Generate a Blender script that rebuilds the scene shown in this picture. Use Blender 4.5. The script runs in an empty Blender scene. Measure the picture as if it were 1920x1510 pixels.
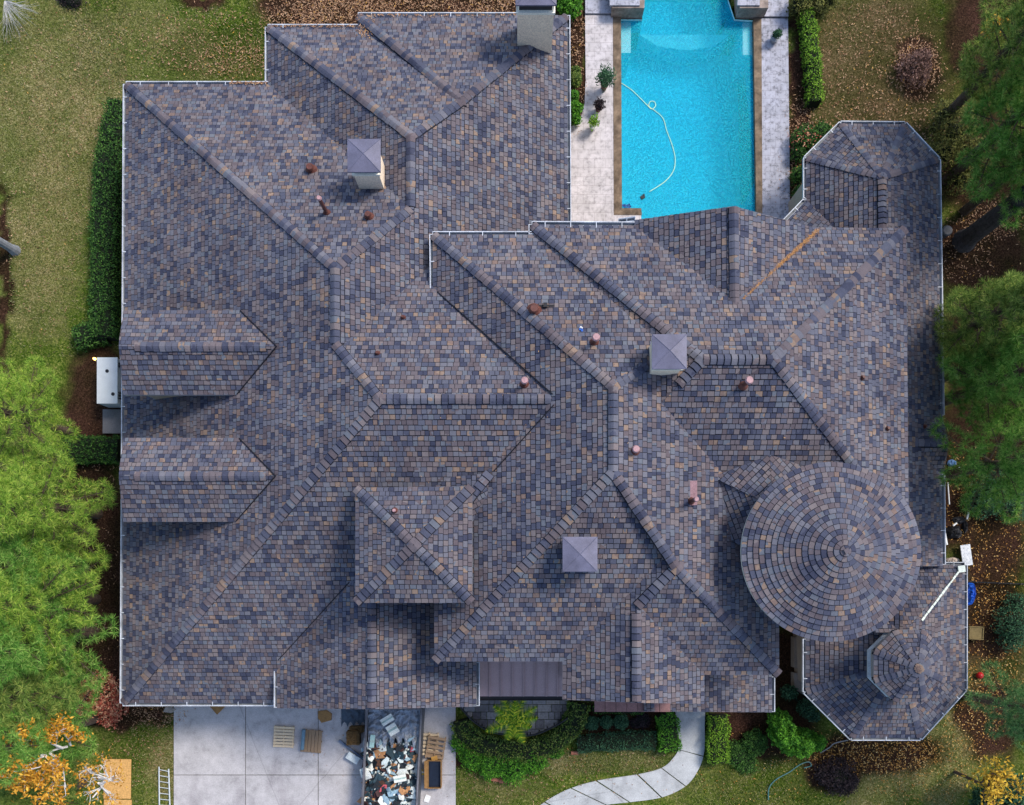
import bpy, math, random
from mathutils import Vector, noise
R = math.radians
scene = bpy.context.scene
COL = scene.collection

# ------------------------------------------------------------------ camera, sky, sun, exposure
CX, CY, F, H = 968.0, 1070.0, 1600.0, 42.0      # nadir pixel, focal length in pixels (1920 wide), flying height
cam_d = bpy.data.cameras.new('camera'); cam = bpy.data.objects.new('camera', cam_d); COL.objects.link(cam)
cam.location = (0, 0, H); cam.rotation_euler = (0, 0, 0)
cam_d.sensor_fit = 'HORIZONTAL'; cam_d.sensor_width = 36; cam_d.lens = F/1920*36
cam_d.shift_x = (960-CX)/1920; cam_d.shift_y = (CY-755)/1920
cam_d.clip_start = 1; cam_d.clip_end = 2000
scene.camera = cam
world = bpy.data.worlds.new('World'); scene.world = world; world.use_nodes = True
wn = world.node_tree.nodes; wl = world.node_tree.links
bg = wn['Background']; sky = wn.new('ShaderNodeTexSky')
sky.sky_type = 'NISHITA'; sky.sun_disc = False
sky.sun_elevation = R(50); sky.sun_rotation = R(48); sky.dust_density = 1.6; sky.air_density = 1.0
wl.new(sky.outputs[0], bg.inputs[0]); bg.inputs[1].default_value = 0.15
sd = bpy.data.lights.new('sun', 'SUN'); so = bpy.data.objects.new('sun', sd); COL.objects.link(so)
sd.energy = 2.0; sd.angle = R(14); sd.color = (1, .9, .79)
so.location = (20, 20, 60)
az, el = R(54), R(50)
dv = Vector((math.sin(az)*math.cos(el), math.cos(az)*math.cos(el), math.sin(el)))
so.rotation_euler = dv.to_track_quat('Z', 'Y').to_euler()
scene.view_settings.view_transform = 'Standard'; scene.view_settings.look = 'None'
scene.view_settings.exposure = 0.76; scene.view_settings.gamma = 1

# ------------------------------------------------------------------ helpers
def W(px, py, z=0.0):
    D = H-z
    return Vector(((px-CX)*D/F, (CY-py)*D/F, z))
def lerp(a, b, t): return a+(b-a)*t
LOC = {}
class MB:
    def __init__(s): s.v = []; s.f = []; s.m = []
    def add(s, vs, fs, mi=0):
        n = len(s.v); s.v.extend([tuple(p) for p in vs])
        for f in fs: s.f.append([n+i for i in f]); s.m.append(mi)
    def quad(s, a, b, c, d, mi=0): s.add([a, b, c, d], [(0, 1, 2, 3)], mi)
    def box(s, c, size, rz=0.0, mi=0, tilt=None):
        hx, hy, hz = size[0]/2, size[1]/2, size[2]/2
        cs, sn = math.cos(rz), math.sin(rz); vs = []
        for z in (-hz, hz):
            for x, y in ((-hx, -hy), (hx, -hy), (hx, hy), (-hx, hy)):
                p = Vector((x, y, z))
                if tilt: p.rotate(tilt)
                vs.append((c[0]+p.x*cs-p.y*sn, c[1]+p.x*sn+p.y*cs, c[2]+p.z))
        s.add(vs, [(3, 2, 1, 0), (4, 5, 6, 7), (0, 1, 5, 4), (1, 2, 6, 5), (2, 3, 7, 6), (3, 0, 4, 7)], mi)
    def prism(s, pts, z0, z1, mi=0, top=True):      # pts: list of (x,y) ccw
        n = len(pts)
        if sum(pts[i][0]*pts[(i+1) % n][1]-pts[(i+1) % n][0]*pts[i][1] for i in range(n)) < 0: pts = pts[::-1]
        vs = [(p[0], p[1], z0) for p in pts]+[(p[0], p[1], z1) for p in pts]
        fs = [(i, (i+1) % n, (i+1) % n+n, i+n) for i in range(n)]
        if top: fs += [tuple(range(n, 2*n)), tuple(range(n-1, -1, -1))]
        s.add(vs, fs, mi)
    def tube(s, pts, rad, n=6, mi=0, cap=True):
        pts = [Vector(p) for p in pts]; rs = rad if isinstance(rad, (list, tuple)) else [rad]*len(pts)
        vs = []; fs = []
        for i, p in enumerate(pts):
            d = (pts[min(i+1, len(pts)-1)]-pts[max(i-1, 0)])
            if d.length < 1e-9: d = Vector((0, 0, 1))
            d.normalize()
            u = d.cross(Vector((0, 0, 1)) if abs(d.z) < .9 else Vector((1, 0, 0))).normalized(); w = d.cross(u)
            for k in range(n):
                a = 2*math.pi*k/n; vs.append(p+(u*math.cos(a)+w*math.sin(a))*rs[i])
        for i in range(len(pts)-1):
            for k in range(n):
                a = i*n+k; b = i*n+(k+1) % n; fs.append((a, b, b+n, a+n))
        if cap: fs.append(tuple(range(n-1, -1, -1))); fs.append(tuple(range((len(pts)-1)*n, len(pts)*n)))
        s.add(vs, fs, mi)
    def cyl(s, c, r0, r1, z0, z1, n=14, mi=0):
        s.tube([(c[0], c[1], z0), (c[0], c[1], z1)], [r0, r1], n, mi)
    def build(s, name, mats, parent=None, loc=None, smooth=False):
        off = LOC.get(parent.name, Vector()) if parent else (Vector(loc) if loc is not None else Vector())
        me = bpy.data.meshes.new(name)
        me.from_pydata([(p[0]-off.x, p[1]-off.y, p[2]-off.z) for p in s.v], [], s.f)
        for m in (mats if isinstance(mats, (list, tuple)) else [mats]): me.materials.append(m)
        if any(s.m): me.polygons.foreach_set('material_index', s.m)
        if smooth: me.polygons.foreach_set('use_smooth', [True]*len(s.f))
        me.update()
        o = bpy.data.objects.new(name, me); COL.objects.link(o)
        if parent: o.parent = parent
        else: o.location = off
        LOC[o.name] = off
        return o
def tag(o, label=None, cat=None, group=None, kind=None):
    if label: o['label'] = label
    if cat: o['category'] = cat
    if group: o['group'] = group
    if kind: o['kind'] = kind
    return o
def thing(name, label, cat, loc=(0, 0, 0), group=None):
    o = bpy.data.objects.new(name, None); COL.objects.link(o)
    o.empty_display_size = .3; o.location = loc; LOC[o.name] = Vector(loc)
    return tag(o, label, cat, group)

# ------------------------------------------------------------------ materials
def mat(name, rough=.8, metal=0.0, spec=.3):
    m = bpy.data.materials.new(name); m.use_nodes = True
    nt = m.node_tree; b = nt.nodes['Principled BSDF']
    b.inputs['Roughness'].default_value = rough; b.inputs['Metallic'].default_value = metal
    b.inputs['Specular IOR Level'].default_value = spec
    return m, nt, b
def N(nt, t, **kw):
    n = nt.nodes.new(t)
    for k, v in kw.items(): setattr(n, k, v)
    return n
def coords(nt, sc=1.0):
    g = N(nt, 'ShaderNodeNewGeometry'); mp = N(nt, 'ShaderNodeMapping')
    nt.links.new(g.outputs['Position'], mp.inputs[0]); s = sc if isinstance(sc, tuple) else (sc, sc, sc)
    mp.inputs['Scale'].default_value = s
    return mp.outputs[0]
def noise_n(nt, vec, scale, detail=4, rough=.6):
    n = N(nt, 'ShaderNodeTexNoise'); n.inputs['Scale'].default_value = scale
    n.inputs['Detail'].default_value = detail; n.inputs['Roughness'].default_value = rough
    nt.links.new(vec, n.inputs['Vector']); return n
def ramp(nt, fac, stops, interp='LINEAR'):
    r = N(nt, 'ShaderNodeValToRGB'); cr = r.color_ramp; cr.interpolation = interp
    while len(cr.elements) < len(stops): cr.elements.new(.5)
    for e, (p, c) in zip(cr.elements, stops): e.position = p; e.color = (c[0], c[1], c[2], 1)
    nt.links.new(fac, r.inputs[0]); return r.outputs[0]
def mix(nt, fac, a, b, mode='MIX'):
    m = N(nt, 'ShaderNodeMix', data_type='RGBA', blend_type=mode)
    for sock, val in ((m.inputs[0], fac), (m.inputs[6], a), (m.inputs[7], b)):
        if hasattr(val, 'links'): nt.links.new(val, sock)
        elif isinstance(val, (int, float)): sock.default_value = val
        else: sock.default_value = (val[0], val[1], val[2], 1)
    return m.outputs[2]
def bump(nt, b, h, strength=.5, dist=.02):
    n = N(nt, 'ShaderNodeBump'); n.inputs['Strength'].default_value = strength; n.inputs['Distance'].default_value = dist
    nt.links.new(h, n.inputs['Height']); nt.links.new(n.outputs[0], b.inputs['Normal'])
def simple(name, c, rough=.7, var=.25, scale=3.0, metal=0, fine=30.0, bmp=.2, spec=.3):
    m, nt, b = mat(name, rough, metal, spec); v = coords(nt)
    n1 = noise_n(nt, v, scale); n2 = noise_n(nt, v, fine, 2)
    lo = [x*(1-var) for x in c]; hi = [min(1, x*(1+var)) for x in c]
    c1 = ramp(nt, n1.outputs[0], [(.3, lo), (.7, hi)])
    c2 = ramp(nt, n2.outputs[0], [(.3, (.75, .75, .75)), (.7, (1.15, 1.15, 1.15))])
    nt.links.new(mix(nt, 1.0, c1, c2, 'MULTIPLY'), b.inputs['Base Color'])
    if bmp: bump(nt, b, n2.outputs[0], bmp, .01)
    return m
def island(name, stops, rough=.75, blot=None, interp='LINEAR', fine=40.0, spec=.2, clump=1.2, trans=0.0, weather=0):
    m, nt, b = mat(name, rough, 0, spec); g = N(nt, 'ShaderNodeNewGeometry')
    fac = g.outputs['Random Per Island']; v = coords(nt)
    if blot:
        n = noise_n(nt, v, clump, 3, .7)
        a = N(nt, 'ShaderNodeMath', operation='MULTIPLY_ADD'); nt.links.new(n.outputs[0], a.inputs[0])
        a.inputs[1].default_value = blot; nt.links.new(fac, a.inputs[2])
        s = N(nt, 'ShaderNodeMath', operation='SUBTRACT'); nt.links.new(a.outputs[0], s.inputs[0]); s.inputs[1].default_value = blot*.5
        s.use_clamp = True; fac = s.outputs[0]
    c = ramp(nt, fac, stops, interp)
    n2 = noise_n(nt, v, fine, 2)
    c2 = ramp(nt, n2.outputs[0], [(.25, (.7, .7, .7)), (.75, (1.25, 1.25, 1.25))])
    cc = mix(nt, 1.0, c, c2, 'MULTIPLY')
    if weather:
        n3 = noise_n(nt, coords(nt, (.5, .28, .4)), 1.3, 5, .65); cc = mix(nt, 1, cc, ramp(nt, n3.outputs[0], [(.3, (.78, .77, .8)), (.5, (1, 1, 1)), (.72, (1.24, 1.2, 1.16))]), 'MULTIPLY')
    nt.links.new(cc, b.inputs['Base Color'])
    if trans:
        t = N(nt, 'ShaderNodeBsdfTranslucent'); nt.links.new(cc, t.inputs[0]); x = N(nt, 'ShaderNodeMixShader'); x.inputs[0].default_value = trans
        nt.links.new(b.outputs[0], x.inputs[1]); nt.links.new(t.outputs[0], x.inputs[2]); nt.links.new(x.outputs[0], nt.nodes['Material Output'].inputs['Surface'])
    return m

M = {}
M['shingle'] = island('shingle', [(0, (0.045, 0.051, 0.084)), (.09, (0.068, 0.076, 0.114)), (.22, (0.096, 0.103, 0.139)), (.38, (0.122, 0.106, 0.12)),
    (.54, (0.135, 0.138, 0.167)), (.68, (0.106, 0.089, 0.101)), (.78, (0.162, 0.141, 0.147)), (.9, (0.120, 0.135, 0.166)), (.95, (0.225, 0.165, 0.13)), (.982, (0.175, 0.126, 0.11))],
    rough=.92, blot=.36, interp='CONSTANT', fine=55, clump=.8, weather=1)
M['deck'] = simple('roof_underlay', (.010, .012, .02), .95, .2)
M['gutter'] = simple('gutter_white', (.5, .54, .6), .45, .35, 1.5, bmp=0)
M['gutter_in'] = simple('gutter_inside', (.16, .18, .2), .6, .3, bmp=0)
M['stucco'] = simple('stucco', (.93, .77, .58), .9, .04, 1.5, fine=18, bmp=.4)
M['trim'] = simple('trim_cream', (.85, .82, .7), .6, .05)
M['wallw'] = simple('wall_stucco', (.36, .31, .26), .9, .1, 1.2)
M['capmetal'] = simple('cap_slate_metal', (.13, .13, .19), .5, .22, 1.8, fine=60, bmp=.3)
M['fascia'] = simple('fascia_board', (.3, .3, .32), .6, .1)
M['dark'] = simple('dark_mesh', (.03, .03, .035), .7, .2)
M['black'] = simple('black_metal', (.015, .016, .02), .45, .2)
M['standseam'] = simple('standing_seam', (.36, .25, .255), .5, .06, 1.5, fine=40, bmp=.1)
M['copper'] = simple('vent_brown', (.12, .045, .035), .45, .25, 6)
M['pink'] = simple('vent_cap_pink', (.42, .25, .26), .5, .2, 6)
M['white'] = simple('white_paint', (.78, .8, .8), .5, .06)
M['tape'] = simple('white_tape', (.6, .68, .63), .5, .12, 8)
M['lead'] = simple('blue_grey_flashing', (.5, .56, .62), .5, .1)

# ------------------------------------------------------------------ roof planes and shingles
class Plane:
    """a roof plane given by three (pixel x, pixel y, height) points"""
    def __init__(s, p1, p2, p3):
        s.P = [W(*p) for p in (p1, p2, p3)]
        n = (s.P[1]-s.P[0]).cross(s.P[2]-s.P[0]).normalized()
        if n.z < 0: n = -n
        s.n = n; s.o = s.P[0]
        up = Vector((0, 0, 1)); v = up-n*up.dot(n)
        s.v = v.normalized() if v.length > 1e-6 else Vector((0, 1, 0))
        s.u = s.v.cross(n).normalized()
    def at(s, px, py):
        d = Vector(((px-CX)/F, (CY-py)/F, -1)); c = Vector((0, 0, H))
        t = (s.o-c).dot(s.n)/d.dot(s.n); return c+d*t
ROOFS = []
def clip(poly, conv):
    out = poly; n = len(conv)
    for i in range(n):
        ax, ay = conv[i]; bx, by = conv[(i+1) % n]; res = []
        m = len(out)
        if not m: return []
        ds = [(bx-ax)*(p[1]-ay)-(by-ay)*(p[0]-ax) for p in out]
        for j in range(m):
            p, q = out[j], out[(j+1) % m]; dp, dq = ds[j], ds[(j+1) % m]
            if dp >= 0: res.append(p)
            if (dp >= 0) != (dq >= 0):
                t = dp/(dp-dq); res.append((p[0]+(q[0]-p[0])*t, p[1]+(q[1]-p[1])*t))
        out = res
    return out
def area(p): return .5*sum(p[i][0]*p[(i+1) % len(p)][1]-p[(i+1) % len(p)][0]*p[i][1] for i in range(len(p)))
EXPO = .205
def shingles(mb, polys, pl, seed, w0=.15, w1=.27):
    allp = []
    for poly in polys:
        w = [pl.at(*p) for p in poly]
        q = [((p-pl.o).dot(pl.u), (p-pl.o).dot(pl.v)) for p in w]
        if area(q) < 0: q = q[::-1]
        allp.append(q)
        ROOFS.append((poly, pl))
    us = [p[0] for q in allp for p in q]; vs = [p[1] for q in allp for p in q]
    u0, u1, v0, v1 = min(us), max(us), min(vs), max(vs)
    for q in allp:
        mb.add([pl.o+pl.u*a+pl.v*b for a, b in q], [tuple(range(len(q)))], 1)
    rows = int((v1-v0)/EXPO)+1
    for i in range(rows):
        rng = random.Random(seed*7919+i)
        a = v0+i*EXPO; u = u0-rng.random()*.3; b = a+EXPO-.033
        while u < u1:
            w = rng.uniform(w0, w1); du = u+.010; de = u+w-.010; u += w
            t1 = .021+rng.random()*.012; t0 = .006
            sk = 0 if i == 0 else rng.uniform(-.012, .012)
            rect = [(du, a+sk), (de, a+sk), (de, b), (du, b)]
            for q in allp:
                c = clip(rect, q)
                if len(c) < 3 or area(c) < 2e-4: continue
                n = len(c); top = []; bot = []
                for x, y in c:
                    h = t1+(t0-t1)*(y-a)/EXPO
                    base = pl.o+pl.u*x+pl.v*y
                    top.append(base+pl.n*h); bot.append(base-pl.n*.002)
                mb.add(top+bot, [tuple(range(n))]+[(j, j+n, (j+1) % n+n, (j+1) % n) for j in range(n)], 0)
def caps(mb, p0, p1, w=.187, k=None, lift=.045, step=.25, seed=1):
    """overlapping ridge or hip caps from the low end p0 to p1"""
    p0 = Vector(p0); p1 = Vector(p1); d = p1-p0
    if d.z < -.02: p0, p1 = p1, p0; d = -d
    L = d.length; hip = abs(d.z) > .12*L
    if k is None: k = .39 if hip else .55
    dh = Vector((d.x, d.y, 0)).normalized(); s = Vector((-dh.y, dh.x, 0)); t = d.normalized()
    n = max(1, round(L/step)); rng = random.Random(seed); wb_ = w+.014; z_ = lift-.02
    bed = [p+s*(x*wb_)+Vector((0, 0, z_-abs(x)*wb_*k)) for p in (p0, p1) for x in (-1, 0, 1)]+[p+s*(x*wb_)+Vector((0, 0, z_-.08-abs(x)*wb_*k)) for p in (p0, p1) for x in (-1, 0, 1)]
    mb.add(bed, [(0, 1, 4, 3), (1, 2, 5, 4), (0, 3, 9, 6), (2, 8, 11, 5), (0, 6, 7, 1), (1, 7, 8, 2), (3, 4, 10, 9), (4, 5, 11, 10)], 1)
    for i in range(n):
        a = p0+d*((i+.05)/n); b = p0+d*(min(1, (i+.93)/n)); ww = w*rng.uniform(.93, 1.06)
        h0 = lift+.045; h1 = lift+.005
        def cs(p, h, wd, th):
            out = []
            for x in (-1, -.45, 0, .45, 1):
                dz = h-(abs(x)**1.35)*wd*k*(1.0)+.012
                out.append(p+s*(x*wd)+Vector((0, 0, dz-th)))
            return out
        A = cs(a, h0, ww, 0); B = cs(b, h1, ww*.96, 0); A2 = cs(a, h0, ww, .045); B2 = cs(b, h1, ww*.96, .045)
        vs = A+B+A2+B2; fs = []
        for j in range(4): fs += [(j, j+1, j+6, j+5), (j+10, j+11, j+1, j)]
        fs += [(0, 5, 15, 10), (4, 14, 19, 9)]
        mb.add(vs, fs, 0)
def gutter(p0, p1, outward, parent, hang=1.0, w=.11, ticks=True, leaves=False):
    p0 = Vector(p0); p1 = Vector(p1); d = (p1-p0); L = d.length; d.normalize()
    o = Vector((outward[0], outward[1], 0)); o = (o-d*o.dot(d)).normalized()
    mb = MB(); up = Vector((0, 0, 1))
    def bar(a0, a1, c0, c1, z0, z1, mi=0):
        vs = []
        for (a, c, z) in ((a0, c0, z0), (a1, c0, z0), (a1, c1, z0), (a0, c1, z0), (a0, c0, z1), (a1, c0, z1), (a1, c1, z1), (a0, c1, z1)):
            vs.append(p0+d*a+o*c+up*z)
        mb.add(vs, [(3, 2, 1, 0), (4, 5, 6, 7), (0, 1, 5, 4), (1, 2, 6, 5), (2, 3, 7, 6), (3, 0, 4, 7)], mi)
    bar(0, L, 0, w, -.13, -.10, 1); bar(0, L, w, w+.035, -.13, .025, 0); bar(0, L, -.02, 0, -.13, -.005, 0)
    bar(-.02, 0, 0, w+.035, -.13, .02, 0); bar(L, L+.02, 0, w+.035, -.13, .02, 0)
    if ticks:
        n = max(1, int(L/hang))
        for i in range(n):
            a = (i+.5)*L/n; bar(a-.015, a+.015, -.14, w+.02, .028, .045, 0)
    return mb.build('gutter', [M['gutter'], M['gutter_in']], parent)
def fascia(mb, pts, h=.24, t=.012):
    for p0, p1 in pts:
        p0 = Vector(p0); p1 = Vector(p1); a = Vector((0, 0, -h)); 
        d = (p1-p0); o = Vector((-d.y, d.x, 0)).normalized()*t/2
        vs = [p0-o, p1-o, p1+o, p0+o]; vs = [v-Vector((0, 0, .01)) for v in vs]+[v+a for v in vs]
        mb.add(vs, [(0, 1, 2, 3), (7, 6, 5, 4), (0, 4, 5, 1), (1, 5, 6, 2), (2, 6, 7, 3), (3, 7, 4, 0)], 2)

house = thing('house', 'large sprawling house with mottled slate-grey shingle roofs, a round tower and many hips', 'house')
seedc = [1]
def roof(faces, capsl=(), fas=(), label=None, name='roof'):
    """faces: list of (plane, [polygons]); caps: list of (P0, P1)"""
    mb = MB()
    for pl, polys in faces:
        seedc[0] += 1; shingles(mb, polys, pl, seedc[0])
    if fas: fascia(mb, fas)
    o = mb.build(name, [M['shingle'], M['deck'], M['fascia']], house)
    if label: o['label'] = label
    for c in capsl:
        cb = MB(); seedc[0] += 1; caps(cb, *c[:2], seed=seedc[0], **(c[2] if len(c) > 2 else {}))
        cb.build('ridge_cap', [M['shingle'], M['deck']], o)
    return o

ZA, ZE = 4.5, 8.5
def valley(p0, p1, parent, w=.035, lift=.075):
    p0 = Vector(p0); p1 = Vector(p1); d = (p1-p0).normalized(); s = Vector((-d.y, d.x, 0)).normalized()*w/2; z = Vector((0, 0, lift)); mb = MB()
    mb.add([p0-s+z, p1-s+z, p1+s+z, p0+s+z, p0-s-z, p1-s-z, p1+s-z, p0+s-z], [(0, 1, 2, 3), (0, 4, 5, 1), (2, 6, 7, 3), (1, 5, 6, 2), (3, 7, 4, 0)])
    return mb.build('valley_seam', M['deck'], parent)
zR1, zB, zC, zR2, zE, zM2, zM1 = 10.0, 8.39, 7.22, 10.97, 12.1, 10.8, 10.06
# --- left wing A with its two offset bays (B, C)
PL_left = Plane((237, 159, ZA), (231, 1318, ZA), (628, 570, zR1))
PL_right = Plane((1063, 30, ZA), (1066, 900, ZA), (628, 570, zR1))
PL_Aup = Plane((237, 159, ZA), (1063, 159, ZA), (628, 503, zR1))
PL_A2dn = Plane((231, 1318, ZA), (697, 1318, ZA), (712, 748, zR2))
PL_A2up = Plane((712, 748, zR2), (1040, 748, zR2), (810, 540, 8.5))
rA = roof([(PL_left, [[(237, 159), (628, 503), (628, 645), (231, 1318)], [(628, 645), (712, 748), (231, 1318)]]),
      (PL_Aup, [[(237, 159), (1063, 159), (628, 503)]]),
      (PL_right, [[(1063, 30), (865, 190), (865, 600), (1065, 600)], [(865, 190), (770, 258), (770, 600), (865, 600)],
                  [(770, 391), (628, 503), (628, 645), (770, 600)], [(628, 645), (900, 645), (1065, 600), (770, 600)]]),
      (PL_A2dn, [[(231, 1318), (712, 748), (697, 1318)], [(712, 748), (1040, 748), (870, 995), (704, 1163)]]),
      (PL_A2up, [[(712, 748), (628, 645), (628, 500), (1040, 500), (1040, 748)]])],
     [(W(237, 159, ZA), W(628, 503, zR1)), (W(628, 503, zR1), W(628, 645, zR1)), (W(628, 645, zR1), W(712, 748, zR2)),
      (W(231, 1318, ZA), W(712, 748, zR2)), (W(712, 748, zR2), W(1034, 748, zR2)), (PL_Aup.at(770, 391), W(628, 503, zR1), dict(lift=.02))],
     [(W(237, 159, ZA), W(231, 1318, ZA)), (W(231, 1318, ZA), W(520, 1318, ZA)), (W(237, 159, ZA), W(1063, 159, ZA))],
     label='long hipped roof of the left wing')
PL_Bup = Plane((503, 52, ZA), (1063, 52, ZA), (770, 255, zB))
PL_Bl = Plane((503, 52, ZA), (503, 600, ZA), (770, 300, zB))
rB = roof([(PL_Bup, [[(503, 52), (1035, 52), (865, 188), (770, 257)]]), (PL_Bl, [[(503, 52), (770, 257), (770, 500), (503, 500)]])],
     [(W(503, 52, ZA), W(770, 255, zB)), (W(770, 255, zB), W(770, 388, zB)), (PL_Bup.at(865, 190), W(770, 256, zB), dict(lift=.03))],
     [(W(503, 52, ZA), W(503, 159, ZA)), (W(503, 52, ZA), W(1063, 52, ZA))], label='hipped bay at the upper left of the roof')
PL_Cup = Plane((672, 30, ZA), (1063, 30, ZA), (865, 190, zC))
PL_Cl = Plane((672, 30, ZA), (672, 300, ZA), (865, 190, zC))
rC = roof([(PL_Cup, [[(672, 30), (1063, 30), (865, 190)]]), (PL_Cl, [[(672, 30), (865, 190), (865, 330), (672, 330)]])],
     [(W(672, 30, ZA), W(862, 186, zC)), (W(1063, 30, ZA), W(865, 190, zC), dict(lift=.03)), (W(863, 184, zC), W(866, 200, zC))],
     [(W(672, 30, ZA), W(1063, 30, ZA)), (W(1063, 30, ZA), W(1065, 600, ZA)), (W(672, 30, ZA), W(672, 52, ZA))], label='hipped bay under the tall cream chimney')
g = [(W(237, 159, ZA), W(231, 1318, ZA), (-1, 0), rA), (W(237, 159, ZA), W(503, 159, ZA), (0, 1), rA), (W(231, 1318, ZA), W(519, 1318, ZA), (0, -1), rA),
     (W(503, 52, ZA), W(503, 159, ZA), (-1, 0), rB), (W(503, 52, ZA), W(672, 52, ZA), (0, 1), rB), (W(672, 30, ZA), W(969, 30, ZA), (0, 1), rC),
     (W(1063, 30, ZA), W(1065, 416, ZA), (1, 0), rC)]
for a, b, o, r in g: gutter(a, b, o, r, 1.1)

# --- central block E and right block G
E_l = Plane((812, 441, ZE), (815, 1240, ZE), (1150, 800, zE))
E_u = Plane((812, 441, ZE), (1400, 441, ZE), (1150, 725, zE))
E_r = Plane((1460, 441, ZE), (1460, 1240, ZE), (1150, 800, zE))
E_d = Plane((815, 1240, ZE), (1460, 1240, ZE), (1150, 885, zE))
rE = roof([(E_l, [[(812, 441), (1150, 725), (1150, 885), (815, 1240)]]), (E_u, [[(812, 441), (1460, 441), (1150, 725)]]),
      (E_r, [[(1150, 725), (1150, 885), (1460, 885), (1460, 441)], [(1150, 885), (1268, 1064), (1460, 1064), (1460, 885)], [(1268, 1064), (1460, 1265), (1460, 1064)]]),
      (E_d, [[(815, 1240), (1150, 885), (1268, 1064), (1268, 1240)]])],
     [(W(812, 441, ZE), W(1150, 725, zE)), (W(1150, 725, zE), W(1150, 885, zE)), (W(815, 1240, ZE), W(1150, 885, zE)),
      (E_r.at(1268, 1064), W(1150, 885, zE), dict(lift=.03)), (E_r.at(1222, 678), W(1150, 725, zE), dict(lift=.03))],
     [(W(812, 441, ZE), W(815, 1240, ZE)), (W(812, 441, ZE), W(1400, 441, ZE)), (W(815, 1240, ZE), W(1268, 1240, ZE)), (W(1460, 441, ZE), W(1460, 1265, ZE))],
     label='high hipped roof in the middle of the house')
valley(E_l.at(820, 548), E_l.at(1036, 740), rE); valley(E_l.at(1038, 760), E_l.at(926, 884), rE); valley(PL_A2dn.at(522, 1238), PL_A2dn.at(655, 1092), rA, .03, .06)
gutter(W(812, 441, ZE), W(813, 541, ZE), (-1, 0), rE, 1.1); gutter(W(812, 441, ZE), W(998, 441, ZE), (0, 1), rE, 1.1)
zG = 11.9
G_u = Plane((998, 420, ZE), (1698, 430, ZE), (1450, 674, zG)); G_u = Plane((998, 424, ZE), (1698, 429, ZE), (1384, 674, zG))
G_l = Plane((998, 420, ZE), (998, 1010, ZE), (1318, 674, zG))
G_r = Plane((1698, 429, ZE), (1703, 1010, ZE), (1450, 674, zG))
G_d = Plane((998, 1010, ZE), (1703, 1010, ZE), (1384, 674, zG))
rG = roof([(G_u, [[(998, 422), (1698, 429), (1450, 674), (1318, 674)]]), (G_l, [[(998, 422), (1318, 674), (998, 1010)]]),
      (G_r, [[(1698, 429), (1450, 674), (1703, 1010)]]), (G_d, [[(998, 1010), (1318, 674), (1450, 674), (1703, 1010)]])],
     [(W(998, 422, ZE), W(1318, 674, zG)), (W(1318, 674, zG), W(1450, 674, zG)), (W(1698, 429, ZE), W(1450, 674, zG), dict(lift=.03)),
      (G_r.at(1640, 926), W(1450, 674, zG)), (G_l.at(1272, 722), W(1318, 674, zG))],
     [(W(998, 422, ZE), W(1698, 429, ZE)), (W(998, 422, ZE), W(998, 460, ZE)), (W(1698, 429, ZE), W(1703, 1010, ZE))],
     label='high hipped roof on the right beside the round tower')
gutter(W(998, 422, ZE), W(998, 457, ZE), (-1, 0), rG, .8); gutter(W(998, 422, ZE), W(1190, 423, ZE), (0, 1), rG, 1.0)
# gable facing the pool
zHg = 10.5
H_l = Plane((1190, 413, ZE), (1190, 600, ZE), (1377, 500, zHg)); H_r = Plane((1537, 430, ZE), (1537, 600, ZE), (1377, 500, zHg))
rH = roof([(H_l, [[(1190, 413), (1375, 387), (1378, 576), (1190, 576)]]), (H_r, [[(1375, 387), (1537, 430), (1537, 576), (1378, 576)]])],
     [(W(1376, 388, zHg), W(1378, 572, zHg))], [(H_l.at(1190, 413), H_l.at(1375, 387)), (H_r.at(1376, 387), H_r.at(1537, 430))],
     label='gabled roof pointing at the pool')
gutter(H_l.at(1160, 417), H_l.at(1190, 413), (0, 1), rH, .8)
# --- front bays M2 (hip) and M1 (gable)
M_l = Plane((1055, 1312, ZE), (1055, 1064, ZE), (1268, 1064, zM2))
M_d = Plane((1055, 1265, ZE), (1461, 1265, ZE), (1268, 1064, zM2))
M1_r = Plane((1194, 1318, zM1), (1194, 1138, zM1), (1320, 1318, ZE))
rM = roof([(M_l, [[(1055, 1312), (1194, 1318), (1194, 1138), (1055, 1138)], [(1055, 1138), (1194, 1138), (1268, 1064), (1268, 990), (1055, 990)]]),
      (M_d, [[(1100, 1265), (1268, 1064), (1461, 1265)]]), (M1_r, [[(1194, 1318), (1320, 1320), (1320, 1120), (1194, 1138)]])],
     [(W(1461, 1265, ZE), W(1268, 1064, zM2)), (W(1194, 1138, zM1), W(1268, 1064, zM2)), (W(1194, 1316, zM1), W(1194, 1150, zM1))],
     [(M_l.at(1055, 1312), M_l.at(1194, 1318)), (M1_r.at(1194, 1318), M1_r.at(1320, 1320)), (W(1461, 1265, ZE), W(1320, 1265, ZE)),
      (W(1055, 1312, ZE), W(1055, 1240, ZE)), (W(1320, 1320, ZE), W(1320, 1265, ZE))],
     label='front hip and gable roof above the walkway')
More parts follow.
